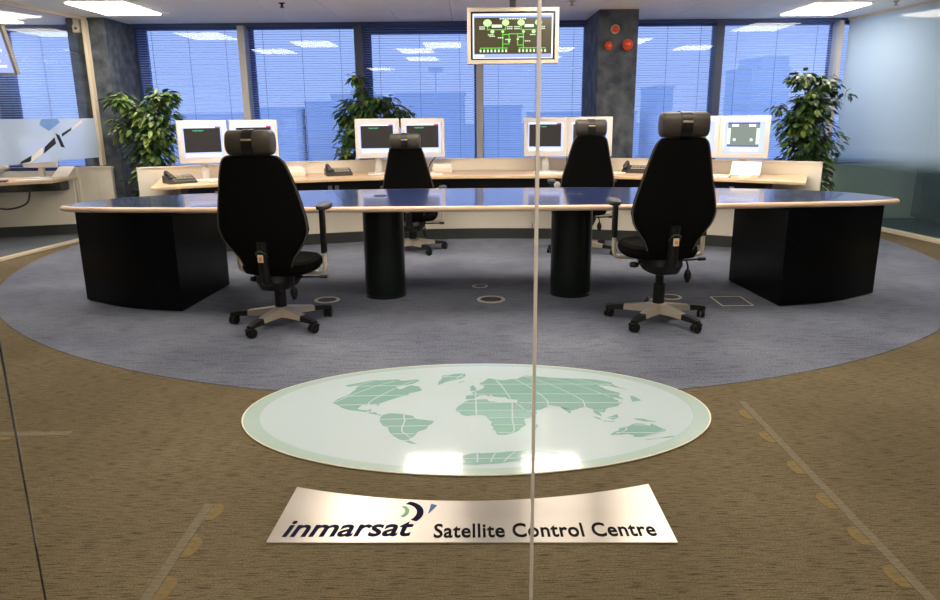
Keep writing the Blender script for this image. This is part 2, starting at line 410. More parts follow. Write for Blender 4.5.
# ------------------------------------------------------------------ side glass partitions
def strip(y0, y1, fx, half, z0, z1, off=0.0):
    bm = bm_new()
    loft(bm, [[Vector((fx(y)+off-half, y, z0)), Vector((fx(y)+off+half, y, z0)), Vector((fx(y)+off+half, y, z1)), Vector((fx(y)+off-half, y, z1))] for y in (y0, y1)])
    return bm
pl = struct('wall_glass_left')
for ya, yb in ((1.3, 3.2), (3.2, 5.1), (5.1, 7.05), (7.05, 8.97)):
    obj('pane', strip(ya+0.003, yb-0.003, xl, 0.005, 0.03, CZ-0.03), 'clear_glass', pl, 0)
obj('frosted_band', strip(4.0, 8.93, xl, 0.001, 0.94, 1.40, 0.0075), 'frost_band', pl, 0, label='pale blue frosted band across the left glass')
obj('top_rail', strip(1.3, 9.0, xl, 0.025, CZ-0.035, CZ-0.001), 'trim_pale', pl, 0)
obj('floor_track', strip(1.3, 8.95, xl, 0.03, 0.003, 0.03), 'trim_pale', pl, 0)
obj('end_post', bx(xl(8.97)-0.015, xl(8.97)+0.025, 8.95, 9.03, 0.84, CZ-0.036), 'trim_pale', pl, 0)
# satellite picture printed on the band (flat decals on the glass)
def on_left(y, z, off=0.0105): return Vector((xl(y)+off, y, z))
def decal(name, pts, m):
    bm = bm_new(); f = [bm.verts.new(on_left(y, z)) for y, z in pts]; g = [bm.verts.new(on_left(y, z, 0.0095)) for y, z in pts]
    n = len(f); bm.faces.new(f); bm.faces.new(list(reversed(g)))
    for i in range(n): bm.faces.new((f[i], g[i], g[(i+1) % n], f[(i+1) % n]))
    return obj(name, bm, m, pl, 0)
decal('decal_body', [(8.24, 1.24), (8.30, 1.22), (8.36, 1.08), (8.30, 1.09)], 'decal_dark')
decal('decal_wing', [(8.02, 1.03), (8.05, 1.10), (8.22, 1.20), (8.23, 1.13)], 'decal_dark')
decal('decal_wing', [(8.34, 1.20), (8.34, 1.235), (8.52, 1.30), (8.50, 1.27)], 'decal_dark')
decal('decal_panel', [(7.80, 0.945), (7.83, 1.01), (8.02, 1.10), (8.0, 1.03)], 'decal_cream')
decal('decal_panel', [(8.50, 1.27), (8.52, 1.30), (8.72, 1.40), (8.70, 1.345)], 'decal_cream')
decal('decal_panel', [(7.66, 0.90+0.045), (7.68, 0.965), (7.84, 1.02), (7.82, 0.96)], 'decal_dark')
decal('decal_tile', [(8.02, 1.34), (8.15, 1.27), (8.34, 1.36), (8.30, 1.40), (8.06, 1.395)], 'decal_blue')
pr = struct('wall_glass_right')
for ya, yb in ((1.3, 3.0), (3.0, 4.7), (4.7, 6.4), (6.4, 8.08), (8.08, 9.66)):
    obj('pane', strip(ya+0.003, yb-0.003, xr, 0.005, 0.05, CZ-0.03), 'frost_tall', pr, 0)
obj('top_rail', strip(1.3, 9.68, xr, 0.012, CZ-0.03, CZ-0.001), 'trim_pale', pr, 0)
obj('floor_track', strip(1.3, 9.68, xr, 0.03, 0.003, 0.05), 'trim_pale', pr, 0)

# ------------------------------------------------------------------ glass front of the control room (camera stands outside it)
pf = struct('wall_glass_front')
edges = [-0.856+0.973*k for k in range(-3, 6)]
for a, b in zip(edges, edges[1:]):
    obj('pane', bx(a+(0.0016 if abs(a+0.856) < 0.01 else 0.0032), b-(0.0016 if abs(b+0.856) < 0.01 else 0.0032), 1.245, 1.255, 0.002, CZ-0.002), 'clear_glass', pf, 0)
for k, e in enumerate(edges[1:-1]):
    dark = abs(e+0.856) < 0.01
    obj('joint', bx(e-(0.0014 if dark else 0.003), e+(0.0014 if dark else 0.003), 1.2487 if dark else 1.244, 1.2513 if dark else 1.256, 0.002, CZ-0.002), 'seal_dark' if dark else 'seal_pale', pf, 0, label='dark glass joint' if dark else None)

# ------------------------------------------------------------------ city outside
struct('ground_outside', bx(-160, 160, 14, 320, -2.6, -2.4), 'city_ground')
def building(x0, x1, y, ztop, label, steps=(), d=6):
    t = thing('building', label, 'building', ((x0+x1)/2, y, -2.4), 0, 'hazy city blocks beyond the blinds')
    w = (x1-x0)/2; h = ztop+2.4
    obj('block', bx(-w, w, 0, d, 0, h), 'city_wall', t, 0)
    obj('parapet', bx(-w-0.1, w+0.1, -0.1, d+0.1, h, h+0.12), 'city_wall', t, 0)
    for a, b, z in steps: obj('upper_block', bx(a, b, 0.4, d-0.4, h+0.12, h+z), 'city_wall', t, 0)
building(-17.8, -13.9, 60, 2.0, 'low hazy block at the bottom of the window left of the middle plant')
building(-13.6, -11.3, 62, 2.5, 'mid-height hazy block left of the middle plant')
building(-11.0, -7.5, 60, 3.0, 'taller hazy block just left of the middle plant')
building(-5.9, -0.3, 60, 3.05, 'wide flat-roofed hazy block in the window above the centre monitors')
building(1.3, 4.3, 60, 2.0, 'low hazy block beneath the hanging display')
building(15.7, 17.0, 62, 3.5, 'slim hazy tower between the column and the right office chair')
building(22.6, 25.7, 60, 4.8, 'tall stepped hazy tower beside the right plant', steps=((-0.65, 1.5, 0.95),))
building(-30, -20, 66, 1.6, 'low hazy block outside the leftmost large window')
building(5.5, 14.5, 64, 1.5, 'long low hazy block outside behind the column')
lm = thing('lighting_mast', 'thin tall lighting mast above the flat-roofed block outside', 'mast', (-2.5, 58, -2.4))
obj('pole', tube(bm_new(), [(0, 0, 0), (0, 0, 7.2)], 0.05, 8), 'city_wall', lm)
obj('head', bx(-0.55, 0.55, -0.1, 0.1, 7.0, 7.35), 'city_wall', lm, 0)

# ------------------------------------------------------------------ control table
TX, TY, TA, TBF, TBB, TZ = 0.08, 5.40, 3.135, 0.27, 1.06, 0.77
def table_pt(t, inset=0.0, p=2.5):
    c, s = math.cos(t), math.sin(t); b = (TBB if s > 0 else TBF)
    q = Vector((TX+TA*math.copysign(abs(c)**(2/p), c), TY+b*math.copysign(abs(s)**(2/p), s), 0)); return q
def table_curve(inset, n=140):
    P = [table_pt(2*math.pi*i/n) for i in range(n)]; out = []
    for i in range(n):
        d = (P[(i+1) % n]-P[i-1]).normalized(); nrm = Vector((-d.y, d.x, 0)); out.append(P[i]+nrm*inset)
    return out
ct = thing('control_table', 'long boat-shaped control table with dark blue top and pale wood edge', 'table', (TX, TY+0.2, 0))
off = Vector((-TX, -TY-0.2, 0))
def tb(name, bm, m, smooth=35, label=None):
    o = obj(name, bm, m, ct, smooth, label=label); o.data.transform(Matrix.Translation(off)); return o
inner = table_curve(0.028)
tb('table_top', loft(bm_new(), [[p+Vector((0, 0, TZ-0.03)) for p in inner], [p+Vector((0, 0, TZ)) for p in inner]]), 'table_blue')
eb = bm_new(); rings = []
for a in range(0, 9):
    th = -math.pi/2+math.pi*a/8; cv = table_curve(0.026-0.024*math.cos(th)); rings.append([p+Vector((0, 0, TZ-0.02+0.0205*math.sin(th))) for p in cv])
rings = [[p+Vector((0, 0, TZ-0.0405)) for p in table_curve(0.05)]] + rings + [[p+Vector((0, 0, TZ+0.0005)) for p in table_curve(0.029)]]
loft(eb, rings, cap=False); tb('wood_edge', eb, 'edge_wood', 60, 'pale rounded wood edge')
tb('underframe', loft(bm_new(), [[p+Vector((0, 0, TZ-0.05)) for p in table_curve(0.10)], [p+Vector((0, 0, TZ-0.031)) for p in table_curve(0.06)]]), 'black_gloss')
for x in (-0.675, 0.805):
    b = bm_new(); lathe(b, [(0.165, 0.004), (0.165, 0.02), (0.16, 0.025), (0.16, TZ-0.06), (0.175, TZ-0.055), (0.175, TZ-0.05)], (x, 5.63, 0), 40)
    tb('pillar_leg', b, 'dark_green', 30)
for x in (-0.72, 0.86):
    b = bm_new(); lathe(b, [(0.055, TZ-0.002), (0.058, TZ+0.003), (0.046, TZ+0.004), (0.044, TZ-0.001)], (x, 5.89, 0), 24)
    tb('cable_grommet', b, 'socket_dark' if x < 0 else 'tray_black')
# end pedestals: wedge with curved faces
for s in (-1, 1):
    cx = TX
    inner_f = Vector((cx+s*2.21, 5.15, 0)); inner_b = Vector((cx+s*2.14, 6.02, 0)); tip = Vector((cx+s*3.11, 5.53, 0))
    front = bez([inner_f, Vector((cx+s*2.66, 5.27, 0)), tip], 6); back = bez([tip, Vector((cx+s*2.90, 5.80, 0)), Vector((cx+s*2.5, 6.0, 0)), inner_b], 5)[1:]
    P = [(p.x, p.y) for p in front+back]
    if s < 0: P = P[::-1]
    tb('end_pedestal', prism(bm_new(), P, 0.012, TZ-0.05), 'black_gloss', 25)
    cen = Vector((cx+s*2.5, 5.6, 0)); Q = [tuple((cen+(Vector((x, y, 0))-cen)*0.965)[:2]) for x, y in P]
    tb('pedestal_plinth', prism(bm_new(), Q, 0.003, 0.012), 'plinth_dark', 25)

# ------------------------------------------------------------------ curved rear desk
DC = Vector((0.08, 2.85, 0))
def pol(r, deg, z=0.0): return Vector((DC.x+r*math.sin(R(deg)), DC.y+r*math.cos(R(deg)), z))
def arc_slab(r0, r1, a0, a1, z0, z1, n=48, bev=0.0):
    bm = bm_new(); rings = []
    for i in range(n+1):
        a = a0+(a1-a0)*i/n
        rings.append([pol(r0, a, z0), pol(r1, a, z0), pol(r1, a, z1), pol(r0+bev, a, z1), pol(r0, a, z1-bev)] if bev else [pol(r0, a, z0), pol(r1, a, z0), pol(r1, a, z1), pol(r0, a, z1)])
    return loft(bm, rings)
DZ = 0.76
rd = thing('operator_desk', 'long curved operator desk with wood worktop along the windows', 'desk', (0, 0, 0))
rings = []
for i in range(49):
    f = i/48; af = -37.5+75.2*f; ab = -34.6+70.6*f
    rings.append([pol(5.08, af, DZ-0.03), pol(5.92, ab, DZ-0.03), pol(5.92, ab, DZ), pol(5.088, af, DZ), pol(5.08, af, DZ-0.008)])
obj('worktop', loft(bm_new(), rings), 'desk_wood', rd, 30)
obj('rear_screen', arc_slab(5.93, 5.965, -36.6, 37.2, 0.12, 0.885), 'cream_panel', rd, 30)
obj('screen_cap', arc_slab(5.92, 5.975, -36.6, 37.2, 0.885, 0.897), 'cream_panel', rd, 30)
for k, a0 in enumerate((-34, -20.4, -6.8, 6.8, 20.4)):
    obj('modesty_panel', arc_slab(5.50, 5.52, a0+0.05, a0+13.55, 0.12, 0.52, 14), 'cream_panel', rd, 30)
obj('plinth', arc_slab(5.47, 5.93, -34, 34, 0.003, 0.119), 'plinth_dark', rd, 30)
obj('cable_tray', arc_slab(5.38, 5.74, -33, 33, 0.52, 0.70), 'tray_black', rd, 30)
for a in (-30, -28.2, -17.4, -16.6, 21, 27.5, 29.5):
    M = Matrix.Translation(pol(5.375, a, 0.63)) @ Matrix.Rotation(R(-a), 4, 'Z')
    obj('socket_plate', bx(-0.022, 0.022, -0.006, 0.004, -0.03, 0.03, M=M), 'monitor_grey', rd, 0)

rd.location = (0.08, 8.3, 0)
for ch in rd.children: ch.data.transform(Matrix.Translation((-0.08, -8.3, 0)))
# ------------------------------------------------------------------ monitors
def flat(name, x0, x1, z0, z1, y, m, parent, label=None):
    return obj(name, bx(x0, x1, y, y+0.0012, z0, z1), m, parent, 0, label=label)
def monitor(a, r, label, kind='dark', yaw=0.0, w=0.49, h=0.432, group='white desk monitors'):
    p = pol(r, a, DZ); t = thing('desk_monitor', label, 'monitor', p, R(-a+yaw), group)
    zb = 0.178
    b = bx(-w/2, w/2, -0.02, 0.035, zb, zb+h, bev=0.008); obj('bezel', b, 'monitor_white', t, 40)
    obj('rear_housing', bx(-w*0.33, w*0.33, 0.034, 0.07, zb+0.06, zb+h-0.06, bev=0.012), 'monitor_white', t, 40)
    obj('stand_neck', bx(-0.035, 0.035, 0.03, 0.055, 0.012, zb+0.10, bev=0.005), 'monitor_grey', t, 40)
    obj('stand_base', bx(-0.12, 0.12, -0.11, 0.10, 0.0, 0.014, bev=0.006), 'monitor_white', t, 40)
    sx0, sx1, sz0, sz1 = -w/2+0.05, w/2-0.05, zb+0.055, zb+h-0.055
    sc = flat('screen', sx0, sx1, sz0, sz1, -0.0215, 'scr_lilac', t)
    W_, H_ = sx1-sx0, sz1-sz0; y = -0.0232
    if kind == 'dark':
        flat('screen_window', sx0+0.012, sx1-0.02, sz0+0.055, sz1-0.022, y, 'scr_dark', sc)
        flat('title_bar', sx0+0.012, sx1-0.07, sz1-0.022, sz1-0.010, y, 'scr_white', sc)
        flat('title_corner', sx1-0.07, sx1-0.02, sz1-0.022, sz1-0.010, y, 'scr_red', sc)
        for k in range(5): flat('text_line', sx0+0.10+k*0.022, sx0+0.118+k*0.022, sz1-0.052-0.004*(k % 2), sz1-0.043, y-0.0015, 'scr_green', sc)
        flat('task_bar', sx0+0.02, sx1-0.03, sz0+0.012, sz0+0.036, y, 'scr_white', sc)
    elif kind == 'graph':
        flat('screen_window', sx0+0.03, sx1-0.05, sz0+0.075, sz1-0.014, y, 'scr_grey', sc)
        y2 = y-0.0015
        flat('value_box', sx0+0.03, sx0+0.06, sz0+0.09, sz1-0.07, y2, 'scr_pale', sc)
        flat('value_box', sx1-0.08, sx1-0.05, sz0+0.09, sz1-0.07, y2, 'scr_pale', sc)
        flat('value_box', sx0+0.07, sx0+0.135, sz1-0.055, sz1-0.03, y2, 'scr_white', sc)
        flat('value_box', sx1-0.155, sx1-0.09, sz1-0.055, sz1-0.03, y2, 'scr_white', sc)
        for xx in (sx0+0.10, sx1-0.125):
            bb = bm_new(); M = Matrix.Translation((xx, y2, sz0+0.135)) @ Matrix.Rotation(R(90), 4, 'X')
            lathe(bb, [(0.014, 0), (0.014, 0.001)], n=12, M=M); obj('gauge', bb, 'scr_white', sc)
        flat('dark_strip', sx0+0.03, sx1-0.05, sz0+0.066, sz0+0.075, y2, 'scr_dark', sc)
        flat('dark_strip', sx0+0.03, sx1-0.05, sz1-0.024, sz1-0.014, y2, 'scr_dark', sc)
        flat('task_bar', sx0+0.06, sx1-0.05, sz0+0.02, sz0+0.05, y, 'scr_white', sc)
    return t
monitor(-30.6, 5.56, 'white desk monitor with dark screen nearest the left plant', yaw=-4)
monitor(-25.2, 5.56, 'white desk monitor half hidden behind the left front chair headrest')
monitor(-11.5, 5.52, 'white desk monitor with dark screen in front of the middle plant', yaw=-3)
monitor(-6.2, 5.52, 'white desk monitor right of the middle plant, partly behind a chair headrest')
monitor(8.2, 5.54, 'white desk monitor with dark screen beneath the right edge of the hanging display', yaw=-3)
monitor(13.3, 5.54, 'white desk monitor in front of the column, behind a chair headrest')
monitor(25.0, 5.54, 'white desk monitor mostly hidden behind the right front chair', 'graph')
monitor(30.1, 5.54, 'white desk monitor showing a diagram, nearest the right plant', 'graph', yaw=5)

# ------------------------------------------------------------------ phones, papers and other things on the rear desk
def phone(a, r, label, yaw=0):
    t = thing('desk_phone', label, 'telephone', pol(r, a, DZ), R(-a+yaw), 'dark desk phones')
    b = bm_new(); P = [(-0.10, 0.0), (0.10, 0.0), (0.10, 0.075), (0.03, 0.065), (-0.10, 0.022)]
    loft(b, [[Vector((x, y, z)) for y, z in P] for x in (-0.14, 0.14)]); obj('body', b, 'phone_dark', t, 0)
    hs = bm_new(); tube(hs, bez([(-0.105, -0.075, 0.055), (-0.108, -0.055, 0.088), (-0.108, 0.05, 0.108), (-0.105, 0.075, 0.085)], 5), [0.024]*5+[0.017]*6+[0.024]*5, 10)
    obj('handset', hs, 'phone_dark', t)
    for i in range(5):
        for j in range(2):
            obj('key', bx(-0.045+i*0.034, -0.02+i*0.034, -0.05+j*0.05, -0.015+j*0.05, 0.045+j*0.016, 0.057+j*0.016), 'phone_key', t, 0)
    obj('display', bx(-0.05, 0.11, 0.05, 0.085, 0.073, 0.079), 'phone_key', t, 0)
phone(-33.7, 5.40, 'dark desk phone at the left end of the curved desk', 6)
phone(-16.2, 5.50, 'dark desk phone left of the middle plant monitors', 4)
phone(18.6, 5.60, 'dark desk phone between the two right-hand chairs', -4)
def tray(a, r, w, d, h, label):
    t = thing('paper_tray', label, 'paper tray', pol(r, a, DZ), R(-a))
    obj('tray', bx(-w/2, w/2, -d/2, d/2, 0, h*0.55, bev=0.006), 'beige_plastic', t, 40)
    obj('paper_stack', bx(-w/2+0.012, w/2-0.012, -d/2+0.01, d/2-0.01, h*0.55, h), 'paper', t, 0)
tray(-21.2, 5.62, 0.24, 0.28, 0.10, 'beige paper tray right of the left front chair')
tray(-4.0, 5.66, 0.23, 0.26, 0.10, 'beige paper tray right of the centre monitors')
t = thing('document_stand', 'sloping cream document stand in front of the diagram monitor', 'document stand', pol(5.30, 31.0, DZ), R(-31+6))
obj('stand_base', bx(-0.13, 0.13, -0.10, 0.06, 0, 0.02, bev=0.005), 'beige_plastic', t, 40)
M = Matrix.Translation((0, -0.09, 0.02)) @ Matrix.Rotation(R(38), 4, 'X')
obj('open_folder', bx(-0.14, 0.14, 0, 0.20, 0, 0.018, M=M), 'paper', t, 0)
obj('ledge', bx(-0.06, 0.06, -0.115, -0.095, 0.0, 0.035, bev=0.005), 'paper', t, 40)
def keyboard(a, r, label, w=0.44, yaw=0, m='monitor_white'):
    t = thing('keyboard', label, 'keyboard', pol(r, a, DZ), R(-a+yaw))
    obj('base', bx(-w/2, w/2, -0.08, 0.08, 0, 0.018, bev=0.006), m, t, 40)
    k = bm_new()
    for i in range(4):
        for j in range(13):
            x = -w/2+0.02+j*(w-0.04)/13; box(k, x, x+(w-0.04)/13-0.005, -0.062+i*0.033, -0.036+i*0.033, 0.018, 0.026)
    obj('keys', k, 'paper', t, 0, kind='stuff')
keyboard(9.6, 5.24, 'white keyboard under the monitors right of centre')
keyboard(-8.6, 5.22, 'white keyboard beside the left rear chair')
keyboard(-28.6, 5.24, 'white keyboard behind the left front chair')
keyboard(27.0, 5.24, 'white keyboard just right of the right front chair')
for a, r, w, d, lb in ((-5.2, 5.25, 0.21, 0.15, 'loose papers beside the left rear chair'), (16.3, 5.5, 0.24, 0.17, 'loose white papers left of the dark phone by the column'), (-23.3, 5.28, 0.22, 0.22, 'loose white papers right of the left front chair')):
    b = bm_new()
    for k in range(3):
        M = Matrix.Rotation(R(random.uniform(-14, 14)), 4, 'Z'); box(b, -w/2, w/2, -d/2, d/2, 0.004*k, 0.004*k+0.0035, M=M)
    o = obj('papers', b, 'paper', None, 0); o.location = pol(r, a, DZ); o.rotation_euler = (0, 0, R(-a)); tag(o, lb, 'paper')
for pts, lb in (([pol(5.72, -4.9, DZ+0.25), pol(5.74, -4.3, DZ+0.22), pol(5.80, -5.2, DZ+0.10), pol(5.80, -5.6, DZ+0.006)], 'thin dark cable drooping beside the centre monitors'),
                ([pol(5.72, 10.6, DZ+0.2), pol(5.72, 10.7, DZ+0.05), pol(5.72, 11.4, DZ+0.10), pol(5.72, 12.2, DZ+0.09), pol(5.72, 12.8, DZ+0.006)], 'dark cable looping behind the right rear chair')):
    o = obj('cable', tube(bm_new(), bez(pts, 6), 0.006, 6), 'tray_black'); tag(o, lb, 'cable')

# ------------------------------------------------------------------ hanging display
tv = thing('hanging_display', 'ceiling-hung flat display with a green network diagram', 'display', (0.44, 7.45, 1.885))
w, h = 0.445, 0.515
fb = bm_new(); bw = 0.035
box(fb, -w, w, -0.04, 0.05, 0, bw); box(fb, -w, w, -0.04, 0.05, h-bw, h); box(fb, -w, -w+bw, -0.04, 0.05, bw, h-bw); box(fb, w-bw, w, -0.04, 0.05, bw, h-bw)
obj('frame', fb, 'tv_frame', tv, 0)
obj('rear_case', bx(-w+0.03, w-0.03, 0.0, 0.09, 0.03, h-0.03), 'tv_black', tv, 0)
obj('inner_bezel', bx(-w+bw, w-bw, -0.012, 0.0, bw, h-bw), 'tv_black', tv, 0)
obj('ceiling_mount', bx(-0.03, 0.03, 0.03, 0.08, h-0.04, CZ-1.885), 'tv_black', tv, 0)
x0, x1, z0, z1 = -w+0.055, w-0.055, 0.05, h-0.052
sc = flat('screen', x0, x1, z0, z1, -0.0135, 'scr_white', tv)
flat('screen_field', x0+0.012, x1-0.012, z0+0.042, z1-0.036, -0.0152, 'scr_brown', sc)
flat('menu_bar', x0+0.012, x1-0.012, z1-0.036, z1-0.018, -0.0152, 'scr_bluebar', sc)
flat('status_bar', x0+0.012, x1-0.012, z0+0.006, z0+0.042, -0.0152, 'scr_bluebar', sc)
flat('status_text', x0+0.02, x0+0.11, z0+0.014, z0+0.034, -0.0166, 'scr_white', sc)
def U(px): return x0+0.012 + (px-130)/(795-130)*(x1-x0-0.024)      # diagram grid to screen
def T(py): return z1-0.018 - (py-100)/(480-100)*(z1-z0-0.02)
yy = -0.0168
for cx, cy, rr in ((245, 165, 36), (400, 163, 31), (532, 163, 31), (682, 163, 30), (287, 243, 17), (376, 243, 12), (553, 243, 12), (640, 243, 17), (430, 330, 9), (505, 310, 9)):
    bb = bm_new(); M = Matrix.Translation((U(cx), yy, T(cy))) @ Matrix.Rotation(R(90), 4, 'X') @ Matrix.Scale(0.8, 4, (0, 1, 0))
    lathe(bb, [(rr*0.00112, 0), (rr*0.00112, 0.001)], n=20, M=M); obj('node_disc', bb, 'scr_lime', sc)
def seg(a, b, c, d, th=6, m='scr_line'): 
    k = th/2; flat('diagram_line', U(min(a, c)-k), U(max(a, c)+k), T(max(b, d)+k), T(min(b, d)-k), yy+0.0004, m, sc)
for s in ((245, 200, 245, 225), (245, 225, 400, 225), (400, 195, 400, 225), (532, 195, 532, 225), (532, 225, 682, 225), (376, 225, 376, 385), (553, 225, 553, 385),
          (376, 268, 430, 268), (430, 262, 553, 262), (430, 268, 430, 352), (376, 352, 430, 352), (503, 262, 503, 362), (503, 362, 553, 362), (185, 388, 415, 388), (518, 388, 740, 388)): seg(*s)
for k in range(8):
    for base in (185, 520):
        x = base+k*31.5; seg(x, 388, x, 402, 4); flat('terminal_mark', U(x-7), U(x+7), T(425), T(402), yy+0.0004, 'scr_pale', sc)
for a, b, c, d in ((282, 180, 370, 205), (562, 178, 640, 203)): flat('value_box', U(a), U(c), T(d), T(b), yy+0.0004, 'scr_pale', sc)
for a, b in ((176, 195), (176, 212), (412, 195), (412, 212), (474, 195), (474, 212), (690, 195), (690, 212), (250, 265), (262, 278), (610, 265), (335, 292), (398, 308), (510, 285), (565, 322)):
    for k in range(3): flat('text_mark', U(a+k*17), U(a+k*17+12), T(b+9), T(b), yy+0.0004, 'scr_pale', sc)
for k in range(11): flat('title_mark', U(350+k*21), U(364+k*21), T(134), T(123), yy+0.0004, 'scr_pale', sc)

# ------------------------------------------------------------------ alarm sounders on the column
for x, z, r, cr, lb in ((1.685, 2.335, 0.044, True, 'top red alarm sounder with cream ring on the column'), (1.618, 2.155, 0.043, False, 'lower left red alarm sounder on the column'), (1.835, 2.165, 0.055, False, 'lower right and largest red alarm sounder on the column')):
    t = thing('alarm_sounder', lb, 'alarm', (x, 8.74, z), 0, 'red alarm sounders on the column')
    M = Matrix.Rotation(R(90), 4, 'X')
    b = bm_new(); lathe(b, [(r*1.12, 0.0), (r*1.12, 0.03), (r, 0.034)], n=24, M=M); obj('base', b, 'alarm_cream' if cr else 'alarm_red', t)
    b = bm_new(); lathe(b, [(r*0.95, 0.034), (r*0.9, 0.05), (r*0.7, 0.064), (r*0.35, 0.072), (0.001, 0.074)], n=24, M=M); obj('dome', b, 'alarm_red', t)
# sensor box on the left column
t = thing('sensor_box', 'small white sensor box high on the left column', 'sensor', (-4.60, 9.05, 2.38))
obj('case', bx(-0.045, 0.045, -0.06, 0.0, 0, 0.085, bev=0.008), 'beige_plastic', t, 40)
obj('bracket', bx(-0.03, 0.03, -0.05, 0.0, 0.085, 0.16), 'beige_plastic', t, 0)
b = bm_new(); lathe(b, [(0.016, 0), (0.016, 0.006)], n=12, M=Matrix.Translation((0, -0.06, 0.045)) @ Matrix.Rotation(R(90), 4, 'X')); obj('lens', b, 'tray_black', t)

# ------------------------------------------------------------------ office chairs
def chair(loc, rz, label, lift=0.0, wide=1.0, pad_up=0.0, top=1.0, base_rot=0.0, head=0.0, pump=True, pad_end=False):
    t = thing('office_chair', label, 'chair', loc, rz, 'high-backed office chairs')
    # five-star base
    b = bm_new(); lathe(b, [(0.03, 0.062), (0.052, 0.065), (0.056, 0.09), (0.050, 0.125), (0.040, 0.135), (0.03, 0.135)], n=24); obj('base_hub', b, 'silver', t)
    for k in range(5):
        a = R(base_rot+72*k); M = Matrix.Rotation(a, 4, 'Z')
        def ring(x, hw, z0, z1): return [M @ Vector((x, -hw, z0)), M @ Vector((x, hw, z0)), M @ Vector((x, hw*0.75, z1)), M @ Vector((x, -hw*0.75, z1))]
        arm = obj('base_arm', loft(bm_new(), [ring(0.035, 0.040, 0.068, 0.132), ring(0.13, 0.034, 0.072, 0.119), ring(0.235, 0.029, 0.072, 0.104)]), 'silver', t, 20)
        obj('arm_cap', loft(bm_new(), [ring(0.232, 0.0305, 0.070, 0.1055), ring(0.30, 0.027, 0.068, 0.098), ring(0.358, 0.022, 0.066, 0.086)]), 'chair_plastic', arm, 20)
        cs = thing_part('caster', t)
        cs.location = (0.338*math.cos(a), 0.338*math.sin(a), 0); cs.rotation_euler = (0, 0, a+0.9+k*1.7)
    # column
    b = bm_new(); lathe(b, [(0.040, 0.13), (0.040, 0.27), (0.036, 0.275), (0.027, 0.28), (0.027, 0.40+lift)], n=20); obj('gas_column', b, 'chair_plastic', t)
    L = lift
    # mechanism under the seat
    b = bm_new(); loft(b, [sring(0, y, z, a_, b_, 16, 3) for z, a_, b_, y in ((0.345+L, 0.06, 0.08, -0.06), (0.362+L, 0.105, 0.16, -0.05), (0.42+L, 0.13, 0.21, -0.03), (0.465+L, 0.13, 0.20, -0.02))])
    obj('tilt_mechanism', b, 'chair_plastic', t)
    b = bm_new(); tube(b, bez([(0, -0.10, 0.42+L), (0, -0.24, 0.43+L), (0, -0.275, 0.50+L), (0, -0.285, 0.70+L)], 6), 0.035, 10); obj('back_bar', b, 'chair_plastic', t)
    # seat
    b = bm_new(); loft(b, [sring(0, 0.03, z+L, a_, b_, 28, 3.2) for z, a_, b_ in ((0.455, 0.20, 0.19), (0.463, 0.235, 0.225), (0.495, 0.25, 0.24), (0.53, 0.245, 0.235), (0.548, 0.225, 0.215), (0.552, 0.15, 0.14))])
    obj('seat', b, 'chair_fabric', t)
    # backrest
    zs = [0.465, 0.49, 0.53, 0.59, 0.65, 0.71, 0.78, 0.86, 0.95, 1.04, 1.12, 1.18, 1.215, 1.24, 1.25]
    hw = [wide*q for q in (0.10, 0.13, 0.148, 0.170, 0.213, 0.250, 0.268, 0.256, 0.233, 0.209, 0.189, 0.173, 0.161, 0.142, 0.110)]
    hw = [q*(1+(top-1)*min(1, max(0, (z-0.75)/0.35))) for q, z in zip(hw, zs)]
    yc = [-0.195, -0.20, -0.205, -0.212, -0.220, -0.227, -0.233, -0.242, -0.256, -0.272, -0.290, -0.304, -0.313, -0.320, -0.322]
    th = [0.022, 0.034, 0.042, 0.046, 0.048, 0.05, 0.05, 0.048, 0.046, 0.044, 0.042, 0.040, 0.038, 0.032, 0.018]
    b = bm_new(); loft(b, [sring(0, y, z+L, a_, t_, 28, 3.0) for z, a_, y, t_ in zip(zs, hw, yc, th)])
    back = obj('backrest', b, 'chair_fabric', t, 50)
    pts = [Vector((s*a_*0.985, y-t_*0.35, z+L)) for s in (1,) for z, a_, y, t_ in zip(zs[2:], hw[2:], yc[2:], th[2:])]
    pts += [Vector((0, yc[-1]-0.012, zs[-1]+0.002+L))] + [Vector((-p.x, p.y, p.z)) for p in reversed(pts)]
    obj('piping', tube(bm_new(), bez(pts, 3), 0.0065, 6), 'piping_grey', back)
    # headrest
    for s in (-1, 1):
        obj('headrest_rod', tube(bm_new(), [(s*0.045, -0.318, 1.20+L), (s*0.045, -0.328, 1.32+L+head)], 0.010, 8), 'chair_plastic', t)
    b = bm_new(); rings = []
    for x, k in ((-0.150, 0.70), (-0.146, 0.90), (-0.135, 0.99), (-0.06, 1.0), (0, 0.96), (0.06, 1.0), (0.135, 0.99), (0.146, 0.90), (0.150, 0.70)):
        rings.append([Vector((x, -0.328+0.056*k*q.x, 1.332+L+head+0.076*k*q.y)) for q in sring(0, 0, 0, 1, 1, 20, 2.5)])
    hd = obj('headrest', loft(b, rings), 'chair_leather', t, 50)
    b = bm_new(); rings = []
    for x in (-0.035, 0.035): rings.append([Vector((x, -0.328+0.061*q.x, 1.332+L+head+0.081*q.y)) for q in sring(0, 0, 0, 1, 1, 20, 2.5)])
    obj('strap', loft(b, rings), 'strap_black', hd, 50)
    obj('buckle', bx(-0.033, 0.033, -0.394, -0.387, 1.343+L+head, 1.356+L+head, bev=0.002), 'buckle', hd, 40)
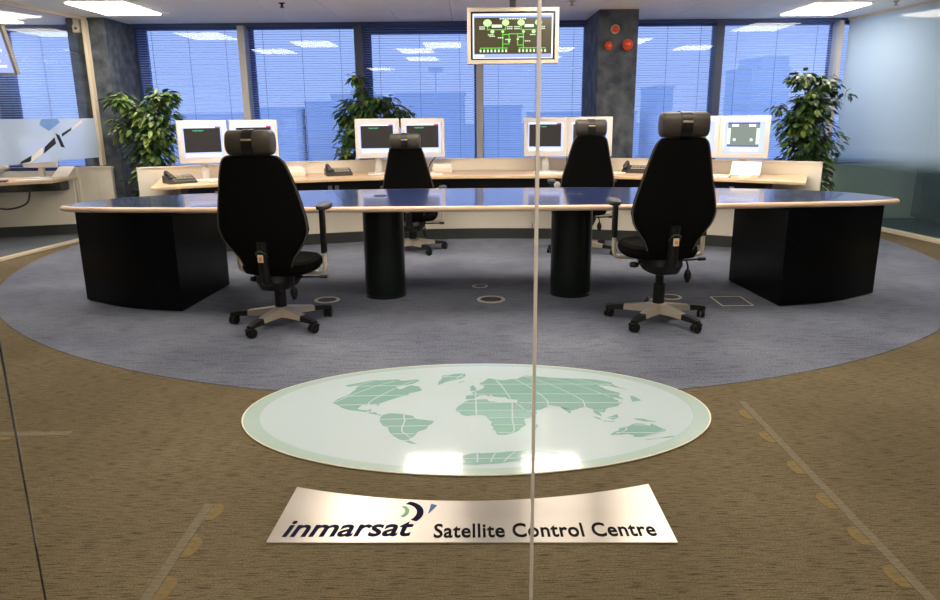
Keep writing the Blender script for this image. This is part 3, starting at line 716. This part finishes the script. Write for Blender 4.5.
    # armrests
    for s in (-1, 1):
        ar = obj('armrest_tube', tube(bm_new(), bez([(s*0.10, 0.0, 0.448+L), (s*0.23, 0.0, 0.450+L), (s*0.290, 0.0, 0.458+L), (s*0.310, 0.0, 0.49+L), (s*0.312, 0.0, 0.60+L)], 6), 0.0145, 10), 'chrome_warm', t)
        obj('armrest_post', bx(s*0.312-0.016, s*0.312+0.016, -0.025, 0.025, 0.585+L, 0.775+L+pad_up, bev=0.008), 'chair_plastic', ar, 40)
        pb = bm_new(); loft(pb, [sring(s*0.312, 0.05, z+L+pad_up, a_, b_, 20, 2.3) for z, a_, b_ in ((0.768, 0.030, 0.085), (0.778, 0.040, 0.105), (0.797, 0.043, 0.11), (0.808, 0.034, 0.098), (0.811, 0.02, 0.07))])
        obj('arm_pad', pb, 'pad_grey', ar, 50)
        if pad_end:
            eb_ = bm_new(); lathe(eb_, [(0.03, 0), (0.034, 0.006), (0.03, 0.012), (0.01, 0.014)], n=16, M=Matrix.Translation((s*0.275, -0.07, 0.765+L+pad_up)) @ Matrix.Rotation(R(90), 4, 'X')); obj('arm_knob', eb_, 'monitor_grey', ar)
    # levers, pump, label
    lv = bm_new(); tube(lv, [(0.10, -0.06, 0.425+L), (0.30, -0.02, 0.425+L)], 0.007, 8); tube(lv, [(0.28, -0.025, 0.425+L), (0.33, -0.015, 0.425+L)], 0.013, 8); obj('lever', lv, 'chair_plastic', t)
    lv = bm_new(); tube(lv, [(-0.10, -0.04, 0.43+L), (-0.17, -0.05, 0.41+L)], 0.007, 8); lathe(lv, [(0.005, -0.02), (0.03, -0.014), (0.034, 0.0), (0.028, 0.014), (0.005, 0.02)], (-0.18, -0.05, 0.405+L), 14); obj('knob', lv, 'chair_plastic', t)
    if pump:
        pm = bm_new(); tube(pm, [(0.14, -0.15, 0.45+L), (0.15, -0.17, 0.41+L), (0.15, -0.172, 0.375+L)], 0.006, 6); lathe(pm, [(0.004, -0.05), (0.012, -0.045), (0.024, -0.01), (0.024, 0.015), (0.014, 0.04), (0.005, 0.05)], (0.15, -0.172, 0.345+L), 14); obj('lumbar_pump', pm, 'chair_plastic', t)
    hb = bm_new(); tube(hb, bez([(-0.035, -0.285, 0.60+L), (-0.03, -0.318, 0.635+L), (0.0, -0.328, 0.65+L), (0.03, -0.318, 0.635+L), (0.035, -0.285, 0.60+L)], 5), 0.0045, 6); obj('back_handle', hb, 'piping_grey', t)
    lb = obj('label_tag', bx(-0.018, 0.018, -0.322, -0.317, 0.575+L, 0.625+L), 'label_cream', t, 0); obj('label_mark', bx(-0.011, 0.011, -0.324, -0.322, 0.585+L, 0.61+L), 'label_orange', lb, 0)
    for ch in t.children:                       # the upper chair sits a little forward on its column
        if not ch.name.startswith(('base_', 'caster', 'gas_column')):
            for q in [ch]+list(ch.children): q.data.transform(Matrix.Translation((0, 0.06, 0)))
    return t
_caster = [None]
def thing_part(name, parent):
    if _caster[0] is None:
        b = bm_new()
        for s in (-1, 1):
            lathe(b, [(0.010, 0), (0.029, 0.001), (0.031, 0.006), (0.031, 0.018), (0.027, 0.022), (0.01, 0.022)], n=18, M=Matrix.Translation((0, s*0.004, 0.0345)) @ Matrix.Rotation(R(-90*s), 4, 'X'))
        box(b, -0.012, 0.034, -0.026, 0.026, 0.045, 0.068, bev=0.006); tube(b, [(0, 0, 0.06), (0, 0, 0.075)], 0.012, 8)
        _caster[0] = obj(name, b, 'chair_plastic', parent, 40); return _caster[0]
    return share(_caster[0], parent)
chair((-1.305, 4.81, 0), R(-9), 'black high-backed office chair at front left of the blue table', lift=-0.085, wide=1.13, pad_up=0.11, top=1.13, base_rot=42)
chair((1.30, 4.81, 0), R(5), 'tallest black high-backed office chair, at front right of the blue table', lift=0.0, wide=1.04, pad_up=0.035, base_rot=9)
chair((-0.60, 7.58, 0), R(-6), 'black office chair at the curved desk left of centre, behind the table', lift=-0.13, base_rot=20, head=-0.05, pad_end=True)
chair((1.17, 7.40, 0), R(2), 'black office chair at the curved desk near the column, behind the table', lift=-0.06, base_rot=40, pad_end=True)

# ------------------------------------------------------------------ plants
def plant(loc, label, blobs, n, size, stems, mats, seed, pot_r=0.19):
    rnd = random.Random(seed); t = thing('ficus_plant', label, 'plant', loc)
    b = bm_new(); lathe(b, [(pot_r*0.75, 0.003), (pot_r*0.8, 0.02), (pot_r, 0.34), (pot_r*1.04, 0.36), (pot_r*0.95, 0.36), (pot_r*0.93, 0.33)], n=28); obj('pot', b, 'pot', t)
    b = bm_new(); lathe(b, [(pot_r*0.94, 0.30), (pot_r*0.94, 0.325)], n=24); obj('soil', b, 'soil', t)
    for pts in stems:
        obj('stem', tube(bm_new(), bez([(rnd.uniform(-.04, .04), rnd.uniform(-.04, .04), 0.31)]+list(pts), 5), [0.016]+[0.012]*(len(pts)*5-1)+[0.004], 7), 'bark', t)
    leaves = [bm_new() for _ in mats]; tw = bm_new(); tot = sum(q[7] for q in blobs)
    for x, y, z, rx, ry, rz, inner, wt in blobs:
        for _ in range(int(n*wt/tot)):
            d = Vector((rnd.gauss(0, 1), rnd.gauss(0, 1), rnd.gauss(0, 1))).normalized(); k = (inner+(1-inner)*rnd.random())
            p = Vector((x+d.x*rx*k, y+d.y*ry*k, z+d.z*rz*k))
            ln = size*rnd.uniform(0.7, 1.25); wd = ln*rnd.uniform(0.48, 0.62)
            out = Vector((d.x, d.y, -0.55+0.5*d.z+rnd.uniform(-.3, .3))).normalized()
            side = out.cross(Vector((rnd.uniform(-.4, .4), rnd.uniform(-.4, .4), 1))).normalized(); nm = side.cross(out)
            bm = leaves[rnd.choices(range(len(mats)), weights=[m[1] for m in mats])[0]]
            c0 = p; c1 = p+out*ln*0.5+nm*ln*0.05; c2 = p+out*ln-nm*ln*0.10
            vv = [bm.verts.new(q) for q in (c0, p+out*ln*0.28+side*wd*0.44+nm*0.004, p+out*ln*0.62+side*wd*0.42, c2, p+out*ln*0.62-side*wd*0.42, p+out*ln*0.28-side*wd*0.44+nm*0.004, c1-nm*ln*0.06)]
            for i in range(6): bm.faces.new((vv[i], vv[(i+1) % 6], vv[6]))
            if rnd.random() < 0.12: tube(tw, [p, Vector((x, y, z-0.1))*0.6+p*0.4], 0.003, 4)
    for bm, m in zip(leaves, mats):
        o = obj('foliage', bm, m[0], t, 0, kind='stuff')
    obj('twigs', tw, 'bark', t, 30, kind='stuff')
plant((-3.75, 8.68, 0), 'leafy green ficus plant beside the left column',
      [(-0.28, 0, 1.60, 0.16, 0.14, 0.10, .2, 1), (-0.05, 0, 1.45, 0.26, 0.2, 0.14, .1, 1.7), (0.20, 0, 1.62, 0.18, 0.16, 0.14, .1, 1.6), (0.10, 0, 1.32, 0.34, 0.25, 0.26, .15, 4), (0.0, 0, 1.05, 0.32, 0.24, 0.24, .15, 3), (-0.05, 0, 0.75, 0.26, 0.22, 0.24, .2, 2), (-0.28, -0.05, 1.30, 0.14, 0.12, 0.14, .2, 0.7), (-0.12, 0, 0.52, 0.16, 0.15, 0.14, .2, 0.7)],
      1900, 0.10, [[(0.05, 0, 0.8), (0.0, 0, 1.3), (-0.15, 0, 1.55)], [(0.08, 0.02, 0.9), (0.15, 0.02, 1.6)]], [('leaf_mid', 3), ('leaf_light', 2.6), ('leaf_dark', 2.2)], 3)
plant((-1.27, 9.24, 0), 'leafy green plant behind the centre monitors at the window',
      [(-0.10, 0, 1.86, 0.12, 0.10, 0.06, .2, 0.32), (-0.02, 0, 1.70, 0.10, 0.08, 0.08, .2, 0.3), (0.0, 0, 1.52, 0.34, 0.20, 0.13, .1, 3), (-0.20, 0, 1.40, 0.20, 0.18, 0.16, .1, 1.5), (0.22, 0, 1.60, 0.20, 0.12, 0.06, .2, 0.5), (0.42, 0, 1.44, 0.20, 0.12, 0.09, .4, 0.7), (-0.24, 0, 1.12, 0.14, 0.16, 0.22, .1, 1.2), (-0.28, 0, 0.92, 0.12, 0.12, 0.12, .2, .6), (0, 0, 1.2, 0.22, 0.18, 0.2, .1, 1.2)],
      1050, 0.11, [[(0.0, 0, 0.9), (-0.03, 0, 1.5), (-0.04, 0, 1.88)], [(0.1, 0.0, 1.0), (0.25, 0, 1.45), (0.42, 0, 1.52), (0.58, 0, 1.42)]], [('leaf_mid', 3), ('leaf_light', 1.1), ('leaf_dark', 3)], 5)
plant((4.03, 8.72, 0), 'tall leafy green plant in the right corner by the frosted glass',
      [(-0.16, 0, 1.78, 0.16, 0.14, 0.09, .2, 0.9), (0.10, 0, 1.72, 0.18, 0.16, 0.12, .2, 1.1), (0.0, 0, 1.50, 0.30, 0.24, 0.20, .1, 3), (-0.10, 0, 1.28, 0.36, 0.26, 0.22, .1, 3.4), (0.05, 0, 1.05, 0.38, 0.27, 0.22, .1, 3.4), (0.0, 0, 0.82, 0.34, 0.25, 0.2, .1, 2), (0.16, -0.02, 0.6, 0.14, 0.14, 0.18, .2, 0.7), (-0.40, 0, 1.45, 0.10, 0.08, 0.05, .3, 0.15), (0.36, 0, 1.60, 0.12, 0.05, 0.03, .3, 0.12)],
      2300, 0.095, [[(0.0, 0, 0.8), (0.02, 0, 1.4), (-0.12, 0, 1.75)], [(0.06, 0.02, 0.9), (0.1, 0.02, 1.7)], [(-0.1, 0, 1.1), (-0.3, 0, 1.42), (-0.45, 0, 1.46)]], [('leaf_mid', 3), ('leaf_light', 0.9), ('leaf_dark', 4)], 9)

# ------------------------------------------------------------------ world map let into the floor
GX, GY, GA, GB, GH = 0.025, 3.275, 1.122, 0.66, 0.014
gm = thing('floor_world_map', 'oval glass world map set in the floor with green continents', 'floor map', (GX, GY, 0))
def dome(x, y):
    r2 = min(1.0, (x/GA)**2+(y/GB)**2); return 0.008+GH*(1-r2)
def dome_disc(k0, k1, extra, n=96, m=10):
    bm = bm_new(); rings = []
    for j in range(m+1):
        k = k0+(k1-k0)*j/m; rings.append([Vector((GA*k*math.cos(2*math.pi*i/n), GB*k*math.sin(2*math.pi*i/n), dome(GA*k*math.cos(2*math.pi*i/n), GB*k*math.sin(2*math.pi*i/n))+extra)) for i in range(n)])
    return bm, rings
bm, rg = dome_disc(0.002, 0.93, 0); loft(bm, rg); obj('map_face', bm, 'map_glass', gm, 60)
bm, rg = dome_disc(0.93, 1.0, 0, m=3); n = 96
rg.append([Vector((p.x*1.0, p.y*1.0, 0.0)) for p in rg[-1]]); loft(bm, rg, cap=False); obj('glass_rim', bm, 'map_rim', gm, 40, label='greenish translucent glass rim')
bm = bm_new(); rg = [[Vector((GA*k*math.cos(2*math.pi*i/n), GB*k*math.sin(2*math.pi*i/n)*(1+(k-1)*0.7), z)) for i in range(n)] for k, z in ((1.0, 0.003), (1.0, 0.007), (1.006, 0.007), (1.006, 0.003))]
loft(bm, rg, cap=False); obj('edge_strip', bm, 'map_edge', gm, 40)
LATS = [(-90, 2.655), (-80, 2.69), (-72, 2.77), (-65, 2.815), (-56, 2.865), (-35, 2.95), (-20, 3.03), (0, 3.135), (20, 3.25), (36, 3.355), (50, 3.475), (60, 3.575), (70, 3.665), (80, 3.74), (90, 3.79)]
def lat_y(la):
    for (a, ya), (b, yb) in zip(LATS, LATS[1:]):
        if a <= la <= b: return ya+(yb-ya)*(la-a)/(b-a)-GY
def mollw_c(la):
    la = R(la); th = la
    for _ in range(30):
        den = 2+2*math.cos(2*th)
        if abs(den) < 1e-6: break
        th -= (2*th+math.sin(2*th)-math.pi*math.sin(la))/den
    return math.cos(th)
AX = [(-90, 0.85), (-60, 0.92), (-25, 1.08), (-5, 1.0), (15, 1.06), (35, 1.20), (90, 1.22)]
def ll(lon, la):
    for (a, ka), (b, kb) in zip(AX, AX[1:]):
        if a <= la <= b: k = ka+(kb-ka)*(la-a)/(b-a)
    return Vector((k*lon/180*mollw_c(la), lat_y(la), 0))
LAND = {
 'north_america': [(-165, 62), (-160, 70), (-140, 70), (-125, 71), (-110, 68), (-95, 70), (-82, 68), (-80, 63), (-93, 58), (-82, 54), (-78, 60), (-66, 58), (-56, 52), (-66, 48), (-64, 45), (-70, 42), (-76, 36), (-81, 31), (-81, 26), (-84, 30), (-95, 29), (-98, 21), (-91, 19), (-87, 21), (-88, 16), (-83, 14), (-83, 9), (-78, 9), (-80, 7), (-86, 11), (-94, 16), (-105, 20), (-110, 24), (-115, 30), (-121, 35), (-124, 43), (-124, 48), (-132, 55), (-142, 60), (-152, 59)],
 'greenland': [(-72, 78), (-60, 82), (-30, 83), (-20, 76), (-24, 70), (-40, 65), (-45, 60), (-52, 66), (-55, 71)],
 'south_america': [(-78, 8), (-72, 12), (-62, 10), (-52, 5), (-50, 0), (-42, -3), (-35, -6), (-39, -14), (-41, -22), (-48, -27), (-53, -33), (-58, -38), (-65, -42), (-67, -48), (-69, -54), (-74, -52), (-74, -42), (-71, -30), (-71, -18), (-77, -12), (-81, -5), (-80, 2)],
 'africa': [(-17, 15), (-16, 22), (-10, 31), (-6, 36), (10, 37), (11, 33), (20, 31), (32, 31), (37, 22), (43, 12), (51, 11), (46, 3), (40, -4), (40, -15), (35, -22), (32, -29), (26, -34), (18, -34), (15, -26), (12, -16), (13, -8), (9, 0), (8, 4), (2, 6), (-8, 4), (-13, 8)],
 'eurasia': [(-9, 37), (-9, 43), (-2, 44), (-4, 48), (3, 51), (8, 54), (10, 58), (6, 59), (6, 63), (14, 67), (22, 71), (40, 67), (55, 69), (68, 70), (80, 73), (105, 77), (130, 72), (160, 70), (180, 68), (178, 63), (163, 58), (157, 51), (155, 58), (142, 58), (137, 53), (140, 47), (130, 42), (127, 36), (122, 40), (119, 37), (122, 31), (118, 24), (109, 20), (106, 10), (102, 13), (104, 2), (98, 9), (97, 17), (91, 22), (85, 19), (80, 14), (77, 8), (73, 17), (70, 22), (62, 25), (57, 26), (60, 22), (53, 16), (44, 12), (38, 22), (34, 29), (36, 36), (28, 37), (26, 40), (20, 40), (16, 41), (13, 45), (12, 42), (16, 38), (9, 44), (3, 43), (-1, 38)],
 'australia': [(114, -22), (122, -18), (130, -12), (136, -12), (140, -17), (143, -11), (147, -19), (153, -27), (150, -37), (143, -39), (136, -34), (129, -32), (118, -35), (115, -33)],
 'antarctica': [(-60, -72), (-40, -74), (-10, -70), (20, -69), (60, -67), (90, -66), (120, -68), (140, -70), (120, -76), (60, -79), (0, -80), (-60, -79), (-90, -76)],
 'madagascar': [(44, -17), (50, -14), (47, -25), (44, -24)], 'britain': [(-5, 50), (1, 51), (0, 54), (-3, 59), (-6, 56), (-3, 53)],
 'japan': [(131, 32), (140, 35), (142, 43), (137, 37)], 'sumatra': [(96, 5), (104, -2), (106, -6), (101, -2)], 'borneo': [(109, 1), (117, 7), (118, 0), (114, -4)],
 'new_guinea': [(131, -1), (140, -2), (150, -9), (141, -8), (134, -4)], 'new_zealand': [(172, -35), (178, -38), (172, -44), (167, -46)], 'java': [(106, -6), (115, -8), (114, -9), (106, -8)], 'iceland': [(-23, 64), (-16, 66), (-14, 65), (-19, 63)]}
def drape(bm, lift, cuts=2):
    for v in bm.verts: v.co.z = 0
    for _ in range(cuts):
        ed = [e for e in bm.edges if e.calc_length() > 0.09]
        if ed: bmesh.ops.subdivide_edges(bm, edges=ed, cuts=1); bmesh.ops.triangulate(bm, faces=bm.faces[:])
    for v in bm.verts: v.co.z = dome(v.co.x, v.co.y)+lift
    return bm
for nm, P in LAND.items():
    # refine the outline so that coastlines follow the projection, with a little coastal raggedness
    pts = []
    for (a, b), (c, d) in zip(P, P[1:]+P[:1]):
        k = 3
        for i in range(k):
            f = i/k; q = ll(a+(c-a)*f, b+(d-b)*f)
            if i: q += Vector((noise.noise(q*40)*0.012, noise.noise(q*40+Vector((9, 0, 0)))*0.007, 0))
            pts.append(q)
    bm = bm_new(); vv = [bm.verts.new(p) for p in pts]; f = bm.faces.new(vv); bmesh.ops.triangulate(bm, faces=[f], ngon_method='EAR_CLIP')
    obj('continent' if len(P) > 8 else 'island', drape(bm, 0.0012), 'map_land', gm, 60)
def on_land(lon, la):
    for P in LAND.values():
        c = False
        for (x1, y1), (x2, y2) in zip(P, P[1:]+P[:1]):
            if (y1 > la) != (y2 > la) and lon < (x2-x1)*(la-y1)/(y2-y1)+x1: c = not c
        if c: return True
    return False
def map_ribbon(name, run, w, dirx):
    bm = bm_new(); d = Vector((w, 0, 0)) if dirx else Vector((0, w, 0)); rings = []
    for p in run:
        z = dome(p.x, p.y); rings.append([p-d+Vector((0, 0, z+0.0017)), p+d+Vector((0, 0, z+0.0017)), p+d+Vector((0, 0, z+0.0005)), p-d+Vector((0, 0, z+0.0005))])
    obj(name, loft(bm, rings), 'map_line', gm, 0)
def map_line(name, coords, w, dirx):
    run = []
    for lon, la in coords+[(999, 0)]:
        if lon != 999 and on_land(lon, la): run.append(ll(lon, la))
        else:
            if len(run) > 2: map_ribbon(name, run, w, dirx)
            run = []
for lon in range(-150, 151, 30): map_line('meridian_line', [(lon, la) for la in range(-80, 81, 2)], 0.0032, True)
for la in range(-75, 76, 15): map_line('parallel_line', [(l, la+0.01) for l in range(-170, 171, 2)], 0.003, False)

# ------------------------------------------------------------------ name plate on the floor
sp = thing('floor_name_plate', 'brushed steel name plate on the floor reading inmarsat Satellite Control Centre', 'sign', (0, 2.3, 0))
top = [(0.687-1.365*i/30, (2.415+0.115*((i-15)/15.0)**2)-2.3) for i in range(31)]
plate = obj('plate', prism(bm_new(), [(-0.697, 2.155-2.3), (0.69, 2.135-2.3)]+top, 0.002, 0.006), 'steel', sp, 0)
uvl = plate.data.uv_layers.new(name='UVMap')
for lp in plate.data.loops: uvl.data[lp.index].uv = plate.data.vertices[lp.vertex_index].co.xy
MATS['steel'].node_tree.nodes['Principled BSDF'].inputs['Anisotropic Rotation'].default_value = 0.25
nt_ = MATS['steel'].node_tree; tn = nt_.nodes.new('ShaderNodeTangent'); tn.direction_type = 'UV_MAP'; tn.uv_map = 'UVMap'
nt_.links.new(tn.outputs[0], nt_.nodes['Principled BSDF'].inputs['Tangent'])
def letter(s, size, width, x, y, m, **k):
    o = obj('lettering', text_bm(s, size, width=width, **k), m, sp, 0); o.location = (x, y-2.3, 0.0068); return o
letter('inmarsat', 0.150, 0.447, -0.652, 2.189, 'ink_navy', shear=0.22, offset=0.0026, spacing=1.0)
letter('Satellite Control Centre', 0.118, 0.765, -0.132, 2.176, 'ink_black', offset=0.0022, spacing=1.05)
def shape(name, P, m):
    obj(name, prism(bm_new(), [(x, y-2.3) for x, y in P], 0.0062, 0.0074), m, sp, 0)
def crescent(cx, cy, r0, r1, sh, a0, a1, sx=1.0, n=14):
    o_ = [(cx+sx*r0*math.cos(R(a0+(a1-a0)*i/n)), cy+r0*math.sin(R(a0+(a1-a0)*i/n))) for i in range(n+1)]
    i_ = [(cx+sh+sx*r1*math.cos(R(a1+(a0-a1)*i/n)), cy+r1*math.sin(R(a1+(a0-a1)*i/n))) for i in range(n+1)]
    return o_+i_
shape('logo_crescent', crescent(-0.262, 2.345, 0.043, 0.034, -0.008, -62, 62, 0.8), 'ink_green')
shape('logo_crescent', crescent(-0.245, 2.335, 0.078, 0.062, -0.010, -48, 78, 0.9), 'ink_navy')
shape('logo_triangle', [(-0.150, 2.405-0.01), (-0.128, 2.372+0.012), (-0.158, 2.325), (-0.154, 2.36)], 'ink_blue')

# ------------------------------------------------------------------ floor tape and sockets
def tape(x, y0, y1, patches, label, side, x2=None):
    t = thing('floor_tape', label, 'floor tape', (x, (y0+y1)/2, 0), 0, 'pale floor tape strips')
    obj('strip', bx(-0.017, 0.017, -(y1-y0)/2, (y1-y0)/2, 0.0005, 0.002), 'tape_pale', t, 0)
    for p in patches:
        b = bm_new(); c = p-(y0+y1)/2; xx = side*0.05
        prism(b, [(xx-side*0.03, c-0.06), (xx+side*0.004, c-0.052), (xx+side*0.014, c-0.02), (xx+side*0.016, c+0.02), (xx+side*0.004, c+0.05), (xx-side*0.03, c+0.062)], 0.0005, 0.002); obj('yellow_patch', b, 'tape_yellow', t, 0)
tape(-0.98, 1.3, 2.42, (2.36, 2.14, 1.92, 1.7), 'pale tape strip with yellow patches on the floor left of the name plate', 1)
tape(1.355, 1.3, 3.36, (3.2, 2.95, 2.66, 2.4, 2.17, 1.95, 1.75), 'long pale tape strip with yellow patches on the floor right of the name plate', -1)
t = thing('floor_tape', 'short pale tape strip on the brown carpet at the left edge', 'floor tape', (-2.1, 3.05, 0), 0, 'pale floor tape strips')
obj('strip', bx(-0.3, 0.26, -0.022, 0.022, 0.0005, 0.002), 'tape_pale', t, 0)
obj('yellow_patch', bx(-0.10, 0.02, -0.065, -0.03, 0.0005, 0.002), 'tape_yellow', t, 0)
for x, y, r, lb, dk in ((0.164, 5.443, 0.112, 'large round floor socket with pale ring under the table', True), (0.085, 5.90, 0.066, 'small round floor socket behind the larger one', False),
                    (-1.12, 5.47, 0.10, 'round floor socket right of the left front chair base', True), (1.57, 5.47, 0.09, 'round floor socket behind the right front chair base', True)):
    t = thing('floor_socket', lb, 'floor socket', (x, y, 0.003), 0, 'round floor sockets')
    b = bm_new(); lathe(b, [(r*0.74, 0.0), (r*0.76, 0.006), (r*0.98, 0.005), (r, 0.0)], n=32); obj('ring', b, 'socket_ring', t)
    b = bm_new(); lathe(b, [(r*0.745, 0.0), (r*0.745, 0.003)], n=32); obj('lid', b, 'socket_dark' if dk else 'blue_carpet', t)
t = thing('floor_hatch', 'rectangular floor hatch outline beside the right table pedestal', 'floor hatch', (2.0, 5.33, 0.003))
fb = bm_new()
for a in ((-0.12, 0.12, -0.14, -0.13), (-0.12, 0.12, 0.13, 0.14), (-0.12, -0.11, -0.13, 0.13), (0.11, 0.12, -0.13, 0.13)): box(fb, *a, 0, 0.002)
obj('frame', fb, 'map_edge', t, 0); obj('lid', bx(-0.11, 0.11, -0.13, 0.13, 0, 0.0015), 'blue_carpet', t, 0)

# ------------------------------------------------------------------ next room behind the left glass
ld = thing('side_desk', 'wood-topped desk with cream panel seen through the left glass partition', 'desk', (-5.6, 8.4, 0))
def ldp(bm, m, name, smooth=0):
    o = obj(name, bm, m, ld, smooth); o.data.transform(Matrix.Translation((5.6, -8.4, 0))); return o
ldp(prism(bm_new(), [(-7.2, 7.35), (-6.0, 7.72), (-5.2, 8.10), (-4.80, 8.37), (-4.80, 8.94), (-5.3, 8.95), (-6.4, 8.55), (-7.4, 8.15)], 0.68, 0.71), 'desk_wood', 'worktop')
ldp(prism(bm_new(), [(-7.2, 8.1), (-5.9, 8.60), (-4.86, 8.93), (-4.86, 8.96), (-5.9, 8.63), (-7.2, 8.13)], 0.13, 0.66), 'cream_panel', 'modesty_panel')
ldp(prism(bm_new(), [(-7.2, 8.12), (-5.9, 8.62), (-4.86, 8.95), (-4.86, 9.0), (-5.9, 8.68), (-7.2, 8.18)], 0.003, 0.13), 'plinth_dark', 'plinth')
ldp(prism(bm_new(), [(-7.2, 7.9), (-5.9, 8.40), (-4.9, 8.72), (-4.9, 8.90), (-5.9, 8.58), (-7.2, 8.08)], 0.56, 0.675), 'tray_black', 'cable_tray')
lc = thing('low_cabinet', 'low cream cabinet at the foot of the left column', 'cabinet', (-4.60, 8.99, 0))
obj('body', bx(-0.20, 0.20, 0.0, 0.05, 0.003, 0.80), 'cream_panel', lc, 0)
obj('top', bx(-0.205, 0.21, -0.012, 0.055, 0.80, 0.825), 'cream_panel', lc, 0)
obj('side_panel', bx(-0.235, -0.202, -0.03, 0.05, 0.003, 0.82), 'cream_panel', lc, 0)
def side_monitor(x, y, rz, label):
    t = thing('desk_monitor', label, 'monitor', (x, y, 0.71), rz, 'monitors in the side room')
    obj('bezel', bx(-0.22, 0.22, -0.02, 0.03, 0.13, 0.50, bev=0.008), 'monitor_white', t, 40); flat('screen', -0.18, 0.18, 0.19, 0.46, -0.0215, 'scr_lilac', t)
    obj('stand_neck', bx(-0.035, 0.035, 0.0, 0.03, 0.01, 0.2), 'monitor_grey', t, 0); obj('stand_base', bx(-0.11, 0.11, -0.1, 0.1, 0, 0.012, bev=0.005), 'monitor_white', t, 40)
side_monitor(-5.12, 8.74, R(-10), 'monitor behind the frosted band nearest the left column')
side_monitor(-5.60, 8.58, R(-14), 'second monitor behind the frosted band further left')
o = obj('papers', bx(-0.18, 0.18, -0.10, 0.10, 0, 0.012), 'paper', None, 0); o.location = (-5.03, 8.42, 0.71); o.rotation_euler = (0, 0, R(28)); tag(o, 'white papers on the desk behind the left glass', 'paper')
t = thing('keyboard', 'dark keyboard on the desk behind the left glass', 'keyboard', (-5.42, 8.18, 0.71), R(24))
obj('base', bx(-0.2, 0.2, -0.08, 0.08, 0, 0.02, bev=0.006), 'phone_dark', t, 40); obj('keys', bx(-0.18, 0.18, -0.06, 0.06, 0.02, 0.026), 'phone_key', t, 0)
t = thing('paper_tray', 'cream sloping tray beside the low cabinet behind the left glass', 'paper tray', (-4.84, 8.72, 0.71), R(10))
b = bm_new(); loft(b, [[Vector((x, y, z)) for y, z in ((-0.16, 0), (0.14, 0), (0.14, 0.13), (-0.16, 0.02))] for x in (-0.09, 0.09)]); obj('tray', b, 'beige_plastic', t, 0)
obj('lip', bx(-0.09, 0.09, -0.17, -0.158, 0, 0.03), 'beige_plastic', t, 0)
o = obj('cable_loop', tube(bm_new(), bez([(-5.55, 8.25, 0.60), (-5.50, 8.2, 0.48), (-5.30, 8.25, 0.40), (-5.12, 8.35, 0.45), (-5.08, 8.4, 0.6)], 6), 0.010, 6), 'tray_black'); tag(o, 'black cable loop hanging under the desk behind the left glass', 'cable')
t = thing('hanging_display', 'pale-framed display hanging at the left edge behind the glass', 'display', (-5.27, 8.12, 1.86), R(4))
M = Matrix.Rotation(R(20), 4, 'X'); w, h = 0.42, 0.52
obj('frame', bx(-w, w, -0.02, 0.05, 0, h, bev=0.006, M=M), 'tv_frame', t, 40)
sc = obj('screen', bx(-w+0.03, w-0.03, -0.0225, -0.018, 0.03, h-0.03, M=M), 'scr_bluebar', t, 0)
for k in range(7): obj('text_row', bx(-w+0.07, w-0.08-0.05*(k % 3), -0.0235, -0.0227, 0.09+0.055*k, 0.112+0.055*k, M=M), 'scr_white', sc, 0)
obj('rear_case', bx(-w+0.05, w-0.05, 0.05, 0.12, 0.05, h-0.05, M=M), 'tv_black', t, 0)
obj('ceiling_mount', bx(-0.03, 0.03, 0.0, 0.06, h*0.6, CZ-1.865), 'tv_black', t, 0)
# dark cupboards in the room behind the right frosted glass
t = thing('side_cupboard', 'dark green cupboards dimly seen through the lower right frosted glass', 'cupboard', (6.2, 7.6, 0))
obj('body', bx(-0.35, 0.35, -4.4, 1.9, 0.05, 0.86), 'side_dark', t, 0)
obj('top', bx(-0.37, 0.37, -4.42, 1.92, 0.86, 0.89), 'side_dark', t, 0)
for k in range(5): obj('door', bx(-0.372, -0.352, -2.38+k*0.86, -1.56+k*0.86, 0.08, 0.84), 'side_dark', t, 0)
